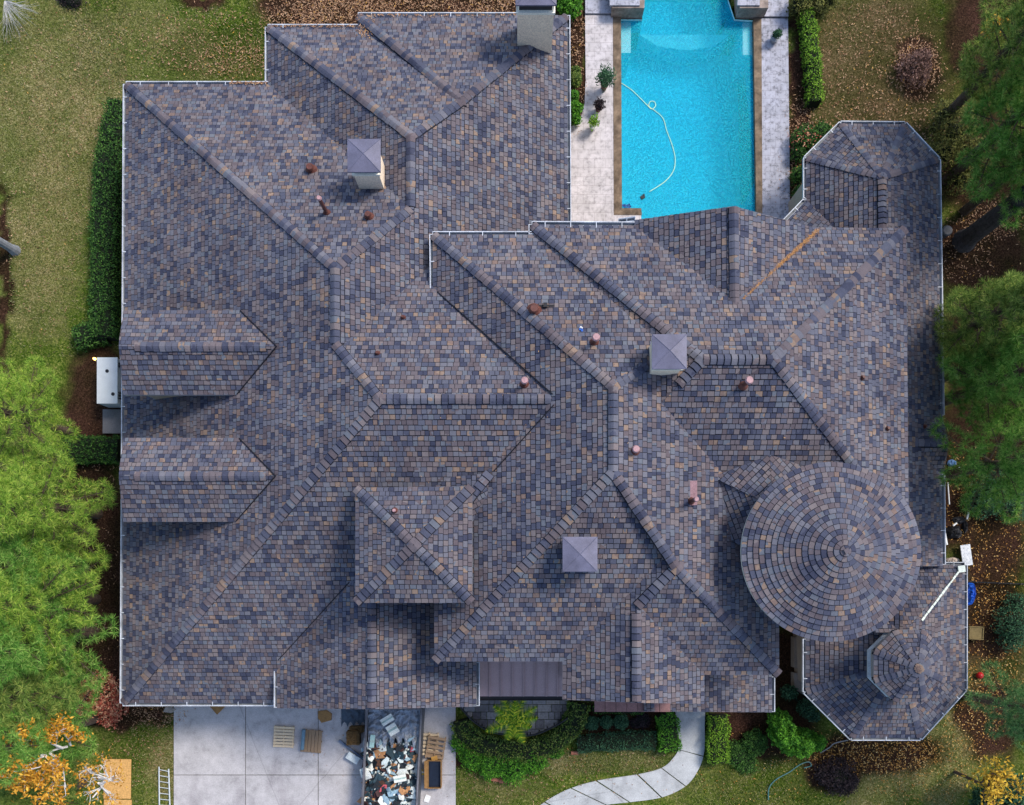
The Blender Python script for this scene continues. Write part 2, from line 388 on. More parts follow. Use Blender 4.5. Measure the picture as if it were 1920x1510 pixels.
# --- garage gable J
zJ = 7.9
J_l = Plane((520, 1328, 5.3), (520, 1200, 5.3), (697, 1330, zJ)); J_r = Plane((893, 1325, 5.3), (893, 1100, 5.3), (697, 1330, zJ))
rJ = roof([(J_l, [[(520, 1328), (697, 1330), (697, 1080), (640, 1080), (520, 1200)]]), (J_r, [[(697, 1330), (893, 1325), (893, 1010), (697, 1010)]])],
     [(W(697, 1328, zJ), W(697, 1060, zJ))], [(W(520, 1328, 5.3), W(520, 1240, 5.3)), (J_l.at(520, 1328), J_l.at(697, 1330)), (J_r.at(697, 1330), J_r.at(893, 1325))],
     label='gabled garage roof above the driveway')
gutter(W(520, 1250, 5.3), W(520, 1326, 5.3), (-1, 0), rJ, 1.4); gutter(W(893, 1243, 5.3), W(893, 1323, 5.3), (1, 0), rJ, 1.0)
# --- long dormers on the left slope
for (ye0, yr, ye1, xr, xe) in ((583, 650, 740, 519, 451), (822, 893, 978, 517, 449)):
    zr = PL_left.at(xr, yr).z+.03; ze = PL_left.at(xe, ye0).z
    ze1 = PL_left.at(xe-6, ye1).z
    up = Plane((230, ye0, ze), (xe, ye0, ze), (400, yr, zr)); dn = Plane((230, ye1, ze1), (xe, ye1, ze1), (400, yr, zr))
    r = roof([(up, [[(232, ye0), (xe, ye0), (xr, yr), (223, yr), (224, yr-14)]]), (dn, [[(224, yr+12), (223, yr), (xr, yr), (xe-6, ye1), (231, ye1)]])],
         [(W(252, yr, zr), W(499, yr, zr), dict(lift=.03))],
         [(up.at(233, ye0), up.at(xe, ye0)), (dn.at(231, ye1), dn.at(xe-6, ye1)), (up.at(233, ye0+2), up.at(223, yr)), (dn.at(223, yr), dn.at(231, ye1))],
         name='dormer_roof', label='low gabled dormer roof on the left slope'+(' nearer the garden lamp' if yr < 700 else ' nearer the driveway'))
    for q_, e_ in ((up.at(xe, ye0), up.at(xr, yr)), (dn.at(xe-6, ye1), dn.at(xr, yr))): valley(q_, e_, r)
    wb = MB(); y0 = up.at(240, ye0).y-.25; y1 = dn.at(240, ye1).y+.25; x0 = dn.at(231, ye1).x+.35; x1 = PL_left.at(xe, ye0).x
    wb.prism([(x0, y1), (x1, y1), (x1, y0), (x0, y0)], 4.3, ze-.12)
    pk = up.at(223, yr)
    wb.add([(x0, y0, ze-.12), (x0, y1, ze-.12), (x0, pk.y, zr-.1), (x0+.1, y0, ze-.12), (x0+.1, y1, ze-.12), (x0+.1, pk.y, zr-.1)],
           [(0, 1, 2), (5, 4, 3), (0, 2, 5, 3), (2, 1, 4, 5)])
    wb.build('wall', M['wallw'], r)
# --- square tower K with its saddle
zK, zKa = 9.95, 11.2
kc = [(667, 915), (885, 913), (885, 1130), (667, 1130)]; ka = (776, 1022)
KP = [Plane(kc[i]+(zK,), kc[(i+1) % 4]+(zK,), ka+(zKa,)) for i in range(4)]
rK = roof([(KP[i], [[kc[i], kc[(i+1) % 4], ka]]) for i in range(4)], [(W(*kc[i], zK), W(*ka, zKa), dict(k=.36)) for i in range(4)],
     [(W(*kc[i], zK), W(*kc[(i+1) % 4], zK)) for i in range(4)], label='square pyramid roof of the small tower')
def inset(pts, d):
    cx = sum(p[0] for p in pts)/len(pts); cy = sum(p[1] for p in pts)/len(pts)
    return [(p[0]+(cx-p[0])*d/max(.01, math.hypot(cx-p[0], cy-p[1]))*1.3, p[1]+(cy-p[1])*d/max(.01, math.hypot(cx-p[0], cy-p[1]))*1.3) for p in pts]
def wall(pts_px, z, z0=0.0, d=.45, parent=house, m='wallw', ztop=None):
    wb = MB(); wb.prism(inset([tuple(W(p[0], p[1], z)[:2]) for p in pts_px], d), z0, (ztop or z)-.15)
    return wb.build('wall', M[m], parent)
wall(kc, zK, 4.0, .35)
S1 = Plane((919, 887, 9.95), (800, 905, 9.25), (885, 930, 9.75)); S2 = Plane((919, 887, 9.95), (885, 930, 9.75), (905, 1010, 9.0))
rS = roof([(S1, [[(919, 887), (800, 900), (800, 960), (868, 952)]]), (S2, [[(919, 887), (868, 952), (868, 1010), (903, 1010)]])],
     [(S1.at(872, 946), W(919, 887, 9.95), dict(k=.2, lift=.04))], label='small saddle behind the square tower')
# --- round tower T and its skirt
zT = 11.2
tcx, tcy = 590*(H-zT)/F, 35*(H-zT)/F; TR, TH = 3.24, 1.45
tm = MB(); rng = random.Random(5)
rows = int(math.hypot(TR, TH)/EXPO)
for i in range(rows):
    fa = i/rows; fb = (i+.91)/rows
    ra = TR*(1-fa); rb = TR*(1-fb); za = zT+TH*fa; zb = zT+TH*fb
    n = max(5, int(2*math.pi*ra/.235)); a = rng.random()*6.28; ws = [rng.uniform(.7, 1.3) for _ in range(n)]; tot = sum(ws)
    for w in ws:
        da = 2*math.pi*w/tot; g0 = .009/max(ra, .2)
        t1 = .036+rng.random()*.014; vs = []; k = 3
        for (rr, zz, hh) in ((ra, za, t1), (rb, zb, .008), (ra, za, -.01), (rb, zb, -.01)):
            for j in range(k+1):
                th = a+g0+(da-2*g0)*j/k; vs.append((tcx+rr*math.cos(th), tcy+rr*math.sin(th), zz+hh))
        fs = [(j, j+1, j+1+k+1, j+k+1) for j in range(k)]+[(j+8, j+9, j+1, j) for j in range(k)]+[(0, 4, 12, 8), (3, 11, 15, 7)]
        tm.add(vs, fs, 0); a += da
nn = 64
vs = [(tcx+TR*math.cos(2*math.pi*i/nn), tcy+TR*math.sin(2*math.pi*i/nn), zT-.005) for i in range(nn)]+[(tcx, tcy, zT+TH)]
tm.add(vs, [(i, (i+1) % nn, nn) for i in range(nn)], 1)
vs = [(tcx+(TR-.03)*math.cos(2*math.pi*i/nn), tcy+(TR-.03)*math.sin(2*math.pi*i/nn), z) for z in (zT-.01, zT-.22) for i in range(nn)]
tm.add(vs, [(i, i+nn, (i+1) % nn+nn, (i+1) % nn) for i in range(nn)]+[tuple(range(2*nn-1, nn-1, -1))], 2)
tm.box((tcx, tcy, zT+TH+.03), (.17, .17, .06), .5)
rT = tm.build('tower_roof', [M['shingle'], M['deck'], M['trim']], house); rT['label'] = 'round conical tower roof with rings of shingles'
wb = MB(); wb.cyl((tcx, tcy), 2.5, 2.5, 0, zT-.2, 40); wb.build('wall', M['wallw'], house)
O1 = Plane((1348, 890, 9.9), (1443, 854, 10.22), (1445, 950, 10.75)); O2 = Plane((1443, 854, 10.22), (1510, 870, 9.9), (1450, 950, 10.72)); O3 = Plane((1348, 890, 9.9), (1366, 1005, 9.6), (1450, 950, 10.79))
roof([(O1, [[(1340, 897), (1348, 890), (1443, 854), (1450, 950)]]), (O2, [[(1443, 854), (1520, 872), (1520, 950), (1450, 950)]]), (O3, [[(1348, 890), (1450, 950), (1450, 1060), (1366, 1010)]])],
     [], label='faceted skirt roof round the foot of the tower')
# --- right wing with octagonal end
ZW, zW = 3.5, 5.35
wc = [(1512, 375), (1512, 297), (1577, 233), (1696, 234), (1758, 300)]; wa = (1655, 332)
Wp = {'l': Plane((1512, 375, ZW), (1512, 297, ZW), wa+(zW,)), 'ul': Plane((1512, 297, ZW), (1577, 233, ZW), wa+(zW,)), 'u': Plane((1577, 233, ZW), (1696, 234, ZW), wa+(zW,)),
      'ur': Plane((1696, 234, ZW), (1758, 300, ZW), wa+(zW,)), 'r': Plane((1758, 300, ZW), (1766, 1060, ZW), (1655, 500, zW)), 'd': Plane((1512, 375, ZW), (1484, 405, ZW), (1556, 416, 4.3))}
rW = roof([(Wp['l'], [[(1512, 377), (1512, 297), wa, (1655, 520), (1512, 520)]]), (Wp['ul'], [[(1512, 297), (1577, 233), wa]]), (Wp['u'], [[(1577, 233), (1696, 234), wa]]),
      (Wp['ur'], [[(1696, 234), (1758, 300), wa]]), (Wp['r'], [[(1758, 300), wa, (1655, 1062), (1767, 1062)]]), (Wp['d'], [[(1512, 375), (1484, 405), (1440, 449), (1560, 520), (1630, 493)]])],
     [(W(1655, 430, zW), W(1655, 336, zW))]+[(W(*c, ZW), W(*wa, zW), dict(lift=.015, k=.2, w=.15)) for c in wc[1:]],
     [(W(*wc[i], ZW), W(*wc[i+1], ZW)) for i in range(4)]+[(W(1758, 300, ZW), W(1767, 1060, ZW)), (W(1512, 375, ZW), W(1440, 449, ZW))], label='low roof of the right wing with its eight-sided end')
for i in range(4):
    a, b = W(*wc[i], ZW), W(*wc[i+1], ZW); m = (a+b)/2-W(1640, 340, ZW); gutter(a, b, (m.x, m.y), rW, .75)
gutter(W(1758, 300, ZW), W(1765, 778, ZW), (1, 0), rW, 1.0); gutter(W(1766, 890, ZW), W(1767, 1058, ZW), (1, 0), rW, 1.0); gutter(W(1512, 375, ZW), W(1440, 449, ZW), (-1, 1), rW, 1.0)
b1 = Plane((1767, 775, 3.55), (1650, 775, 3.55), (1700, 830, 4.35)); b2 = Plane((1769, 888, 3.55), (1650, 888, 3.55), (1700, 830, 4.35))
roof([(b1, [[(1766, 778), (1779, 830), (1660, 830), (1660, 778)]]), (b2, [[(1779, 830), (1770, 886), (1660, 886), (1660, 830)]])],
     [(W(1777, 830, 4.35), W(1700, 830, 4.35), dict(k=.3, lift=.02))], [(b1.at(1766, 778), b1.at(1779, 830)), (b2.at(1779, 830), b2.at(1770, 886))],
     label='small low gable on the right edge of the roof')
# --- porch octagon and cupola
ZP, zP = 3.3, 5.15
pc = [(1511, 1100), (1511, 1297), (1597, 1383), (1725, 1383), (1808, 1292), (1808, 1060)]; pa, pb = (1693, 1243), (1693, 1187)
Pp = [Plane((1511, 1100, ZP), (1511, 1297, ZP), pa+(zP,)), Plane((1511, 1297, ZP), (1597, 1383, ZP), pa+(zP,)), Plane((1597, 1383, ZP), (1725, 1383, ZP), pa+(zP,)),
      Plane((1725, 1383, ZP), (1808, 1292, ZP), pa+(zP,)), Plane((1808, 1292, ZP), (1808, 1060, ZP), (1693, 1215, zP)), Plane((1808, 1060, ZP), (1700, 1060, ZP), pb+(zP,))]
rP = roof([(Pp[0], [[(1511, 1100), (1511, 1297), pa, (1693, 1100)]]), (Pp[1], [[(1511, 1297), (1597, 1383), pa]]), (Pp[2], [[(1597, 1383), (1725, 1383), pa]]),
      (Pp[3], [[(1725, 1383), (1808, 1292), pa]]), (Pp[4], [[(1808, 1292), (1808, 1060), pb, pa]]), (Pp[5], [[(1808, 1060), (1640, 1060), (1640, 1187), pb]])],
     [(W(*c, ZP), W(*pa, zP), dict(lift=.01, k=.2, w=.15)) for c in (pc[1], pc[2], pc[3])],
     [(W(*pc[i], ZP), W(*pc[i+1], ZP)) for i in range(5)]+[(W(1808, 1060, ZP), W(1727, 1060, ZP))], label='eight-sided porch roof at the lower right')
for i in range(5):
    a, b = W(*pc[i], ZP), W(*pc[i+1], ZP)
    if i == 0: a = W(1511, 1199, ZP)
    m = (a+b)/2-W(1660, 1235, ZP); gutter(a, b, (m.x, m.y), rP, .8)
gutter(W(1727, 1060, ZP), W(1808, 1060, ZP), (0, 1), rP, .7)
tp = MB(); a, b = Pp[4].at(1801, 1066), Pp[4].at(1727, 1164); n = 14; rng = random.Random(3)
for i in range(n):
    p = lerp(a, b, i/n); q = lerp(a, b, (i+.92)/n); d = (q-p).normalized(); s = Vector((-d.y, d.x, 0)).normalized()*rng.uniform(.03, .05); z = Vector((0, 0, .07+rng.random()*.02))
    tp.add([p-s+z, q-s+z, q+s+z, p+s+z, p-s, q-s, q+s, p+s], [(0, 1, 2, 3), (0, 4, 5, 1), (1, 5, 6, 2), (2, 6, 7, 3), (3, 7, 4, 0)])
tp.box(Pp[4].at(1801, 1067)+Vector((0, 0, .08)), (.32, .3, .08), .1)
tp.build('hip_strip', M['tape'], rP)
ccx, ccy = 16.7, -4.05; CRr = 1.64; zc0, zc1 = 5.75, 6.75
cup = [(ccx+CRr*math.cos(R(22.5+45*i)), ccy+CRr*math.sin(R(22.5+45*i))) for i in range(8)]
def topx(x, y, z): return (CX+x*F/(H-z), CY-y*F/(H-z))
cpx = [topx(x, y, zc0) for x, y in cup]; cap_ = topx(ccx, ccy, zc1)
rU = roof([(Plane(cpx[i]+(zc0,), cpx[(i+1) % 8]+(zc0,), cap_+(zc1,)), [[cpx[i], cpx[(i+1) % 8], cap_]]) for i in range(8)],
     [(W(*cpx[i], zc0), W(*cap_, zc1), dict(lift=.005, k=.15, w=.13)) for i in range(8)],
     [(W(*cpx[i], zc0), W(*cpx[(i+1) % 8], zc0)) for i in range(8)], name='cupola_roof', label='small eight-sided cupola roof on the porch')
wb = MB(); wb.prism([(ccx+(x-ccx)*.85, ccy+(y-ccy)*.85) for x, y in cup], 3.6, zc0-.1); wu = wb.build('wall', M['stucco'], rU); wu['label'] = 'cream cupola wall'
wb = MB()
for i in range(8):
    x0, y0 = cup[i]; x1, y1 = cup[(i+1) % 8]
    f = .855; p0 = Vector((ccx+(x0-ccx)*f, ccy+(y0-ccy)*f, 0)); p1 = Vector((ccx+(x1-ccx)*f, ccy+(y1-ccy)*f, 0)); m = (p0+p1)/2
    rz = math.atan2(p1.y-p0.y, p1.x-p0.x); wb.box((m.x, m.y, zc0-.45), (.7, .02, .45), rz)
wb.build('window', M['dark'], wu)
lb = MB()
for i in range(2, 6):
    x0, y0 = cup[i]; x1, y1 = cup[(i+1) % 8]; rr = 1.0
    A = [Vector((ccx+(x-ccx)*f, ccy+(y-ccy)*f, z)) for (x, y) in ((x0, y0), (x1, y1)) for f, z in ((.865, 4.98), (.95, 4.93), (.95, 4.86))]
    lb.add(A, [(0, 1, 4, 3), (1, 2, 5, 4)])
lb.build('flashing', M['lead'], rU)
# --- low roof S and brown eave strip, metal roof
S = Plane((1447, 1200, 4.0), (1447, 1337, 4.0), (1205, 1300, 6.3))
rS1 = roof([(S, [[(1447, 1180), (1447, 1336), (1207, 1334), (1207, 1180)]])], [], [(S.at(1447, 1336), S.at(1207, 1334)), (S.at(1447, 1180), S.at(1447, 1336))], label='low side roof beside the walkway')
gutter(W(1447, 1270, 4.0), W(1447, 1334, 4.0), (1, 0), rS1, .8)
eb = MB()
a, b = W(1115, 1319, 6.2), W(1258, 1319, 6.2); nn = 7
for i in range(nn):
    p = lerp(a, b, i/nn); q = lerp(a, b, (i+.96)/nn); eb.box(((p.x+q.x)/2, p.y-.14, 6.1), (q.x-p.x, .46, .05), 0, 0, Vector((0, 0, 0)).rotation_difference(Vector((0, 0, 1))) if False else None)
eb.build('eave_strip', simple('brown_eave', (.24, .13, .125), .7, .15, 5), house)
mm = MB(); x0, x1 = 897, 1058
U0, U1 = W(x0, 1215, 4.35), W(x1, 1215, 4.35); L0, L1 = W(x0, 1306, 3.5), W(x1, 1306, 3.5)
mm.quad(L0, L1, U1, U0); 
for i in range(1, 8):
    t = i/7.6; p = lerp(L0, L1, t); q = lerp(U0, U1, t); s = Vector((.018, 0, 0)); z = Vector((0, 0, .09))
    mm.add([p-s, p+s, q+s, q-s, p-s+z, p+s+z, q+s+z, q-s+z], [(4, 5, 6, 7), (0, 4, 7, 3), (1, 2, 6, 5), (0, 1, 5, 4)])
mr = mm.build('metal_roof', M['standseam'], house); mr['label'] = 'brown standing-seam metal roof over the entry'
gb = MB(); gb.box((lerp(L0, L1, .5).x, L0.y-.09, 3.42), (L1.x-L0.x, .16, .05)); gb.box((lerp(L0, L1, .5).x, L0.y-.17, 3.48), (L1.x-L0.x, .02, .12)); gb.build('gutter', M['black'], mr)
# walls under the eaves
wall([(237, 159), (1063, 159), (1063, 900), (700, 1318), (231, 1318)], ZA); wall([(503, 52), (1063, 52), (1063, 400), (503, 400)], ZA)
wall([(812, 441), (1460, 441), (1460, 1240), (815, 1240)], ZE); wall([(1000, 424), (1698, 430), (1700, 1000), (1000, 1000)], ZE)
wall([(1055, 1200), (1460, 1200), (1460, 1265), (1055, 1265)], ZE); wall([(1055, 1200), (1320, 1200), (1320, 1318), (1055, 1312)], ZE, d=.3)
wall([(520, 1150), (893, 1150), (893, 1325), (520, 1325)], 5.3, d=.3)
wall([(1512, 297), (1577, 233), (1696, 234), (1758, 300), (1766, 1060), (1560, 1060), (1512, 400)], ZW)
wall([(1511, 1100), (1511, 1297), (1597, 1383), (1725, 1383), (1808, 1292), (1808, 1060)], ZP)
wall([(1300, 1180), (1447, 1180), (1447, 1334), (1300, 1334)], 4.0, d=.3)
for a, pk, b, zl, zp in (((1190, 416), (1375, 392), (1537, 432), ZE, zHg), ((520, 1322), (697, 1322), (893, 1320), 5.3, zJ), ((1055, 1308), (1194, 1310), (1320, 1314), ZE, zM1)):
    s = 1 if a[1] > 1000 else -1; wb = MB()      # gable infills
    A = W(*a, zl); P = W(*pk, zp); B = W(*b, zl); y = (A.y+B.y)/2+.25*s
    wb.add([(A.x+.2, y, zl-.1), (B.x-.2, y, zl-.1), (P.x, y, zp-.12), (A.x+.2, y+.1*s, zl-.1), (B.x-.2, y+.1*s, zl-.1), (P.x, y+.1*s, zp-.12)], [(0, 1, 2), (5, 4, 3), (0, 2, 5, 3), (2, 1, 4, 5)])
    wb.build('gable_wall', M['wallw'], house)
# tan ledge walls of the entrance beside the porch
wb = MB()
for y0, y1 in ((1195, 1252), (1262, 1290)):
    a, b = W(1489, y0, .5), W(1514, y1, .5); wb.prism([(a.x, a.y), (b.x, a.y), (b.x, b.y - (0 if y0 < 1200 else .45)), (a.x, b.y)], 0, .5)
wb.build('ledge_wall', simple('ledge_stone', (.3, .26, .22), .9, .15, 2), house)

def roof_at(px, py):
    best = None
    for poly, pl in ROOFS:
        s = None; ok = True; n = len(poly)
        for i in range(n):
            ax, ay = poly[i]; bx, by = poly[(i+1) % n]; c = (bx-ax)*(py-ay)-(by-ay)*(px-ax)
            if abs(c) < 1e-9: continue
            if s is None: s = c > 0
            elif (c > 0) != s: ok = False; break
        if ok:
            p = pl.at(px, py)
            if best is None or p.z > best.z: best = p
    return best
# chimneys
def chimney(cxy, w, d, z0, z1, capw, zc, label, hip=True, capd=None):
    x, y = cxy; b = MB(); b.box((x, y, (z0+z1)/2), (w, d, z1-z0))
    o = b.build('chimney', M['stucco'], house); o['label'] = label
    b = MB(); b.box((x, y, z1+.04), (w+.1, d+.1, .12)); b.build('crown', M['trim'], o)
    b = MB(); b.box((x, y, (z1+.1+zc)/2), (w-.14, d-.14, zc-z1-.1)); b.build('spark_mesh', M['dark'], o)
    for sx in (-1, 1):
        for sy in (-1, 1):
            b = MB(); b.box((x+sx*(w/2-.04), y+sy*(d/2-.04), (z1+.1+zc)/2), (.05, .05, zc-z1-.1)); b.build('cap_post', M['trim'], o)
    b = MB(); cw = capw/2; cd = (capd or capw)/2; t = .16 if hip else .05
    vs = [(x-cw, y-cd, zc), (x+cw, y-cd, zc), (x+cw, y+cd, zc), (x-cw, y+cd, zc), (x-cw, y-cd, zc+.07), (x+cw, y-cd, zc+.07), (x+cw, y+cd, zc+.07), (x-cw, y+cd, zc+.07), (x, y, zc+.07+t)]
    b.add(vs, [(3, 2, 1, 0), (0, 1, 5, 4), (1, 2, 6, 5), (2, 3, 7, 6), (3, 0, 4, 7), (4, 5, 8), (5, 6, 8), (6, 7, 8), (7, 4, 8)])
    for q_ in vs[4:8]: b.tube([Vector(q_), Vector(vs[8])], .014, 4)
    b.build('chimney_cap', M['capmetal'], o)
    b = MB(); b.box((x, y, z0+(.0)), (w+.3, d+.3, .02)); return o
chimney((-5.78, 15.75), .98, .98, 6.4, 9.1, 1.26, 9.55, 'cream chimney with slate cap, left one high on the roof')
chimney((.78, 23.0), 1.47, 1.15, 4.6, 7.65, 1.62, 8.2, 'tall cream chimney at the top edge of the roof', capd=1.3)
chimney((5.28, 7.55), 1.0, 1.0, 10, 12.15, 1.2, 12.5, 'cream chimney at the foot of the right ridge')
chimney((2.27, .58), 1.1, 1.1, 9.6, 11.3, 1.24, 11.55, 'squat cream chimney nearest the front')
# roof vents
def vent(px, py, h, r, capr, kind='pipe', colcap='pink'):
    p = roof_at(px, py); b = MB()
    b.cyl((p.x, p.y), r*1.0, r, p.z-.1, p.z+h, 12)
    b.tube([(p.x, p.y, p.z+.0), (p.x, p.y, p.z+.16)], [r*2.2, r*1.15], 12)
    o = b.build('vent_pipe', M['copper'], house)
    if capr:
        b = MB(); b.cyl((p.x, p.y), capr, capr*.75, p.z+h-.02, p.z+h+.07, 14); b.build('vent_cap', M[colcap], o)
    return o
vent(584, 320, .3, .12, .17, colcap='copper'); vent(613, 400, 1.35, .075, .1); vent(692, 408, .3, .1, .14, colcap='copper'); vent(756, 596, .22, .05, 0); vent(708, 663, .2, .05, 0)
vent(983, 722, .75, .085, .14); vent(1001, 584, .35, .14, .18, colcap='copper'); vent(1114, 643, .75, .085, .15); vent(1393, 723, .85, .085, .15); vent(1616, 709, .22, .05, 0)
vent(1663, 804, .2, .05, 0); vent(1190, 845, .35, .09, .14); vent(1296, 940, .9, .08, .1); vent(740, 958, .2, .06, .07); vent(1733, 800, .2, .05, 0)
b = MB(); p = roof_at(1022, 575); b.box((p.x, p.y, p.z+.12), (.7, .05, .06)); b.box((p.x, p.y, p.z+.15), (.14, .16, .14)); b.build('vent_bracket', M['black'], house)
b = MB(); p = roof_at(1298, 925); b.box((p.x, p.y, p.z+.08), (.32, .9, .03), 0, 0, Vector((1, 0, 0)).rotation_difference(Vector((1, 0, .4)))); b.build('flashing', M['pink'], house)
b = MB()
for k, (dx, dy, c) in enumerate(((0, 0, 0), (.1, -.07, 0), (.05, .08, 1))):
    p = roof_at(1088, 618); b.box((p.x+dx*.6, p.y+dy*.6, p.z+.06), (.1, .07, .04), .6+k, c)
tag(b.build('plastic_scrap', [simple('blue_plastic', (.02, .12, .5), .4), M['white']], None, loc=roof_at(1088, 618)), 'small blue and white plastic scrap lying on the middle roof', 'litter')

# ================================================================== GROUND
def inpoly(x, y, P):
    c = False; n = len(P); j = n-1
    for i in range(n):
        if (P[i][1] > y) != (P[j][1] > y) and x < (P[j][0]-P[i][0])*(y-P[i][1])/(P[j][1]-P[i][1])+P[i][0]: c = not c
        j = i
    return c
def pw(pts, z=0.0): return [tuple(W(p[0], p[1], z)[:2]) for p in pts]
POOL = [(1163, 36), (1205, 36), (1200, 0), (1210, -60), (1250, -110), (1330, -110), (1364, -60), (1366, 0), (1378, 36), (1413, 38), (1419, 440), (1202, 440), (1202, 390), (1166, 390)]
POOLW = pw(POOL)
# soft patches in photo pixels: (cx, cy, rx, ry, channel, amount)
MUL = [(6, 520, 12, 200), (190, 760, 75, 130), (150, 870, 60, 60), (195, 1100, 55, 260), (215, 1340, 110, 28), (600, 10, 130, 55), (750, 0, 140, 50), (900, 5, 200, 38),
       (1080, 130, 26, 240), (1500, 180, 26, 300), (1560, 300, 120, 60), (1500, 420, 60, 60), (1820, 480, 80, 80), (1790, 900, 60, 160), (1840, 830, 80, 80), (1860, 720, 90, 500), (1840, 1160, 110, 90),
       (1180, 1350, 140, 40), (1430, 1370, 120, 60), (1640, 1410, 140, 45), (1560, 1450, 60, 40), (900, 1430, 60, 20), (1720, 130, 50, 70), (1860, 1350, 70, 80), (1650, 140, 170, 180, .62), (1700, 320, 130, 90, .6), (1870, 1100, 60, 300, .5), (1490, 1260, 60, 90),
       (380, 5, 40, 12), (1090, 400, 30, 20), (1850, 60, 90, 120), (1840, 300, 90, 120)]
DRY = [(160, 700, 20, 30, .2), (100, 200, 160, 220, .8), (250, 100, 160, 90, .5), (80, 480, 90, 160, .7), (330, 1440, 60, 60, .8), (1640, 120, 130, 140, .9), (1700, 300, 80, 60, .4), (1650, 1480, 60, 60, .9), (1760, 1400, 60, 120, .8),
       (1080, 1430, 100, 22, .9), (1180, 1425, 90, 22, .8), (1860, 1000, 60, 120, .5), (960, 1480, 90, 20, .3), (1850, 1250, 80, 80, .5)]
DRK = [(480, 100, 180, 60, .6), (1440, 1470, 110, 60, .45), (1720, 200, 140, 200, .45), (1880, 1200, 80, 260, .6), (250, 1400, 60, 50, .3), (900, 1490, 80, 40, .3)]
def field(lst, px, py, default=1.0):
    v = 0
    for t in lst:
        a = t[4] if len(t) > 4 else default
        dx = (px-t[0])/t[2]; dy = (py-t[1])/t[3]; d = dx*dx+dy*dy
        if d < 2.2: v = max(v, a*max(0, min(1, (1.25-d)*1.6)))
    return v
def axis(lo, hi, st, far):
    out = [-far, -far*.5, -80, -50]; out = [v for v in out if v < lo-4]
    x = lo
    while x < hi: out.append(x); x += st
    out += [hi]+[v for v in (50, 80, far*.5, far) if v > hi+4]
    return out
xs = axis(-28, 28, .2, 600); ys = axis(-14, 30.5, .2, 600)
gv = []; gc = []
for y in ys:
    for x in xs:
        n1 = noise.noise((x*.9, y*.9, 0)); n2 = noise.noise((x*.25, y*.25, 3)); n3 = noise.noise((x*2.7, y*2.7, 7))
        z = .03*n1+.015*n3-.03
        px, py = CX+x*F/H, CY-y*F/H
        wx, wy = px+n1*16+n3*9, py+noise.noise((x*.9+9, y*.9, 5))*16+n3*9
        if 1140 < px < 1440 and py < 450 and py > -130 and inpoly(x, y, POOLW): z = -3.6
        elif 226 < px < 1825 and 20 < py < 1400: z = -.03
        if abs(x) > 45 or abs(y) > 45: z = -.03
        gv.append((x, y, z))
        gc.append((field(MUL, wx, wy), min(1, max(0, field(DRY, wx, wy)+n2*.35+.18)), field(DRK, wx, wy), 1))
nx = len(xs)
gf = [(j*nx+i, j*nx+i+1, (j+1)*nx+i+1, (j+1)*nx+i) for j in range(len(ys)-1) for i in range(nx-1)]
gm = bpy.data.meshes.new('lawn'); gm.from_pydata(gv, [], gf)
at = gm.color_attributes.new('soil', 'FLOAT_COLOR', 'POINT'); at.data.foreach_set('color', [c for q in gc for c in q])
m, nt, b = mat('lawn_ground', 1.0, 0, .05); v = coords(nt)
a = N(nt, 'ShaderNodeVertexColor', layer_name='soil'); sep = N(nt, 'ShaderNodeSeparateColor'); nt.links.new(a.outputs[0], sep.inputs[0])
nf = noise_n(nt, v, 10, 5, .9); nm = noise_n(nt, v, 2.2, 4, .7); nb = noise_n(nt, v, .5, 3, .6); nf2 = noise_n(nt, v, 15, 4, .9)
green = ramp(nt, nf.outputs[0], [(.38, (.012, .035, .005)), (.48, (.055, .10, .010)), (.56, (.13, .17, .03)), (.66, (.38, .36, .14))])
tan = ramp(nt, nf2.outputs[0], [(.36, (.035, .035, .013)), (.48, (.14, .13, .045)), (.57, (.29, .25, .12)), (.67, (.58, .5, .32))])
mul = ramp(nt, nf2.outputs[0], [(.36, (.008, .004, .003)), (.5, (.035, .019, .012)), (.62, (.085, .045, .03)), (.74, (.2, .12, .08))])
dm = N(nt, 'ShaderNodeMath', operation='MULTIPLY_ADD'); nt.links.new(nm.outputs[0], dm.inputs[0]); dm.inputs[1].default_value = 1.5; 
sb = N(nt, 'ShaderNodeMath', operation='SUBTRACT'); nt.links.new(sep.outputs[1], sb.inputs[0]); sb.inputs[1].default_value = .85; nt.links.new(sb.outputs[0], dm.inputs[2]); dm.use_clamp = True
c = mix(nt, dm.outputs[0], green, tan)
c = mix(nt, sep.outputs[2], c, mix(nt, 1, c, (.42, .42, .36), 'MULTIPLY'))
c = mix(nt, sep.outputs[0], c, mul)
c = mix(nt, 1, c, ramp(nt, nb.outputs[0], [(.32, (.62, .78, .5)), (.68, (1.25, 1.15, 1.2))]), 'MULTIPLY')
nt.links.new(c, b.inputs['Base Color']); bump(nt, b, nf.outputs[0], .9, .06)
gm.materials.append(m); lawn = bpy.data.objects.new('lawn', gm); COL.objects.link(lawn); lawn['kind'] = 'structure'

Le_ = [(1268, 1360), (1272, 1400), (1263, 1420), (1240, 1440), (1195, 1452), (1118, 1464), (1060, 1482), (1012, 1510), (970, 1545), (1020, 1575), (1065, 1540), (1125, 1512), (1180, 1504), (1240, 1495), (1285, 1474), (1308, 1445), (1320, 1410), (1321, 1360), (1322, 1330)]
def leafquad(mb, p, s, rng, flat=.35, asp=.6):
    n = Vector((rng.gauss(0, flat), rng.gauss(0, flat), 1)).normalized(); a = rng.random()*6.283
    t = Vector((math.cos(a), math.sin(a), 0)); t = (t-n*t.dot(n)).normalized(); q = n.cross(t)
    mb.add([p-t*s, p-q*s*asp*.5+t*s*.1, p+t*s, p+q*s*asp*.5+t*s*.1], [(0, 1, 2, 3)])
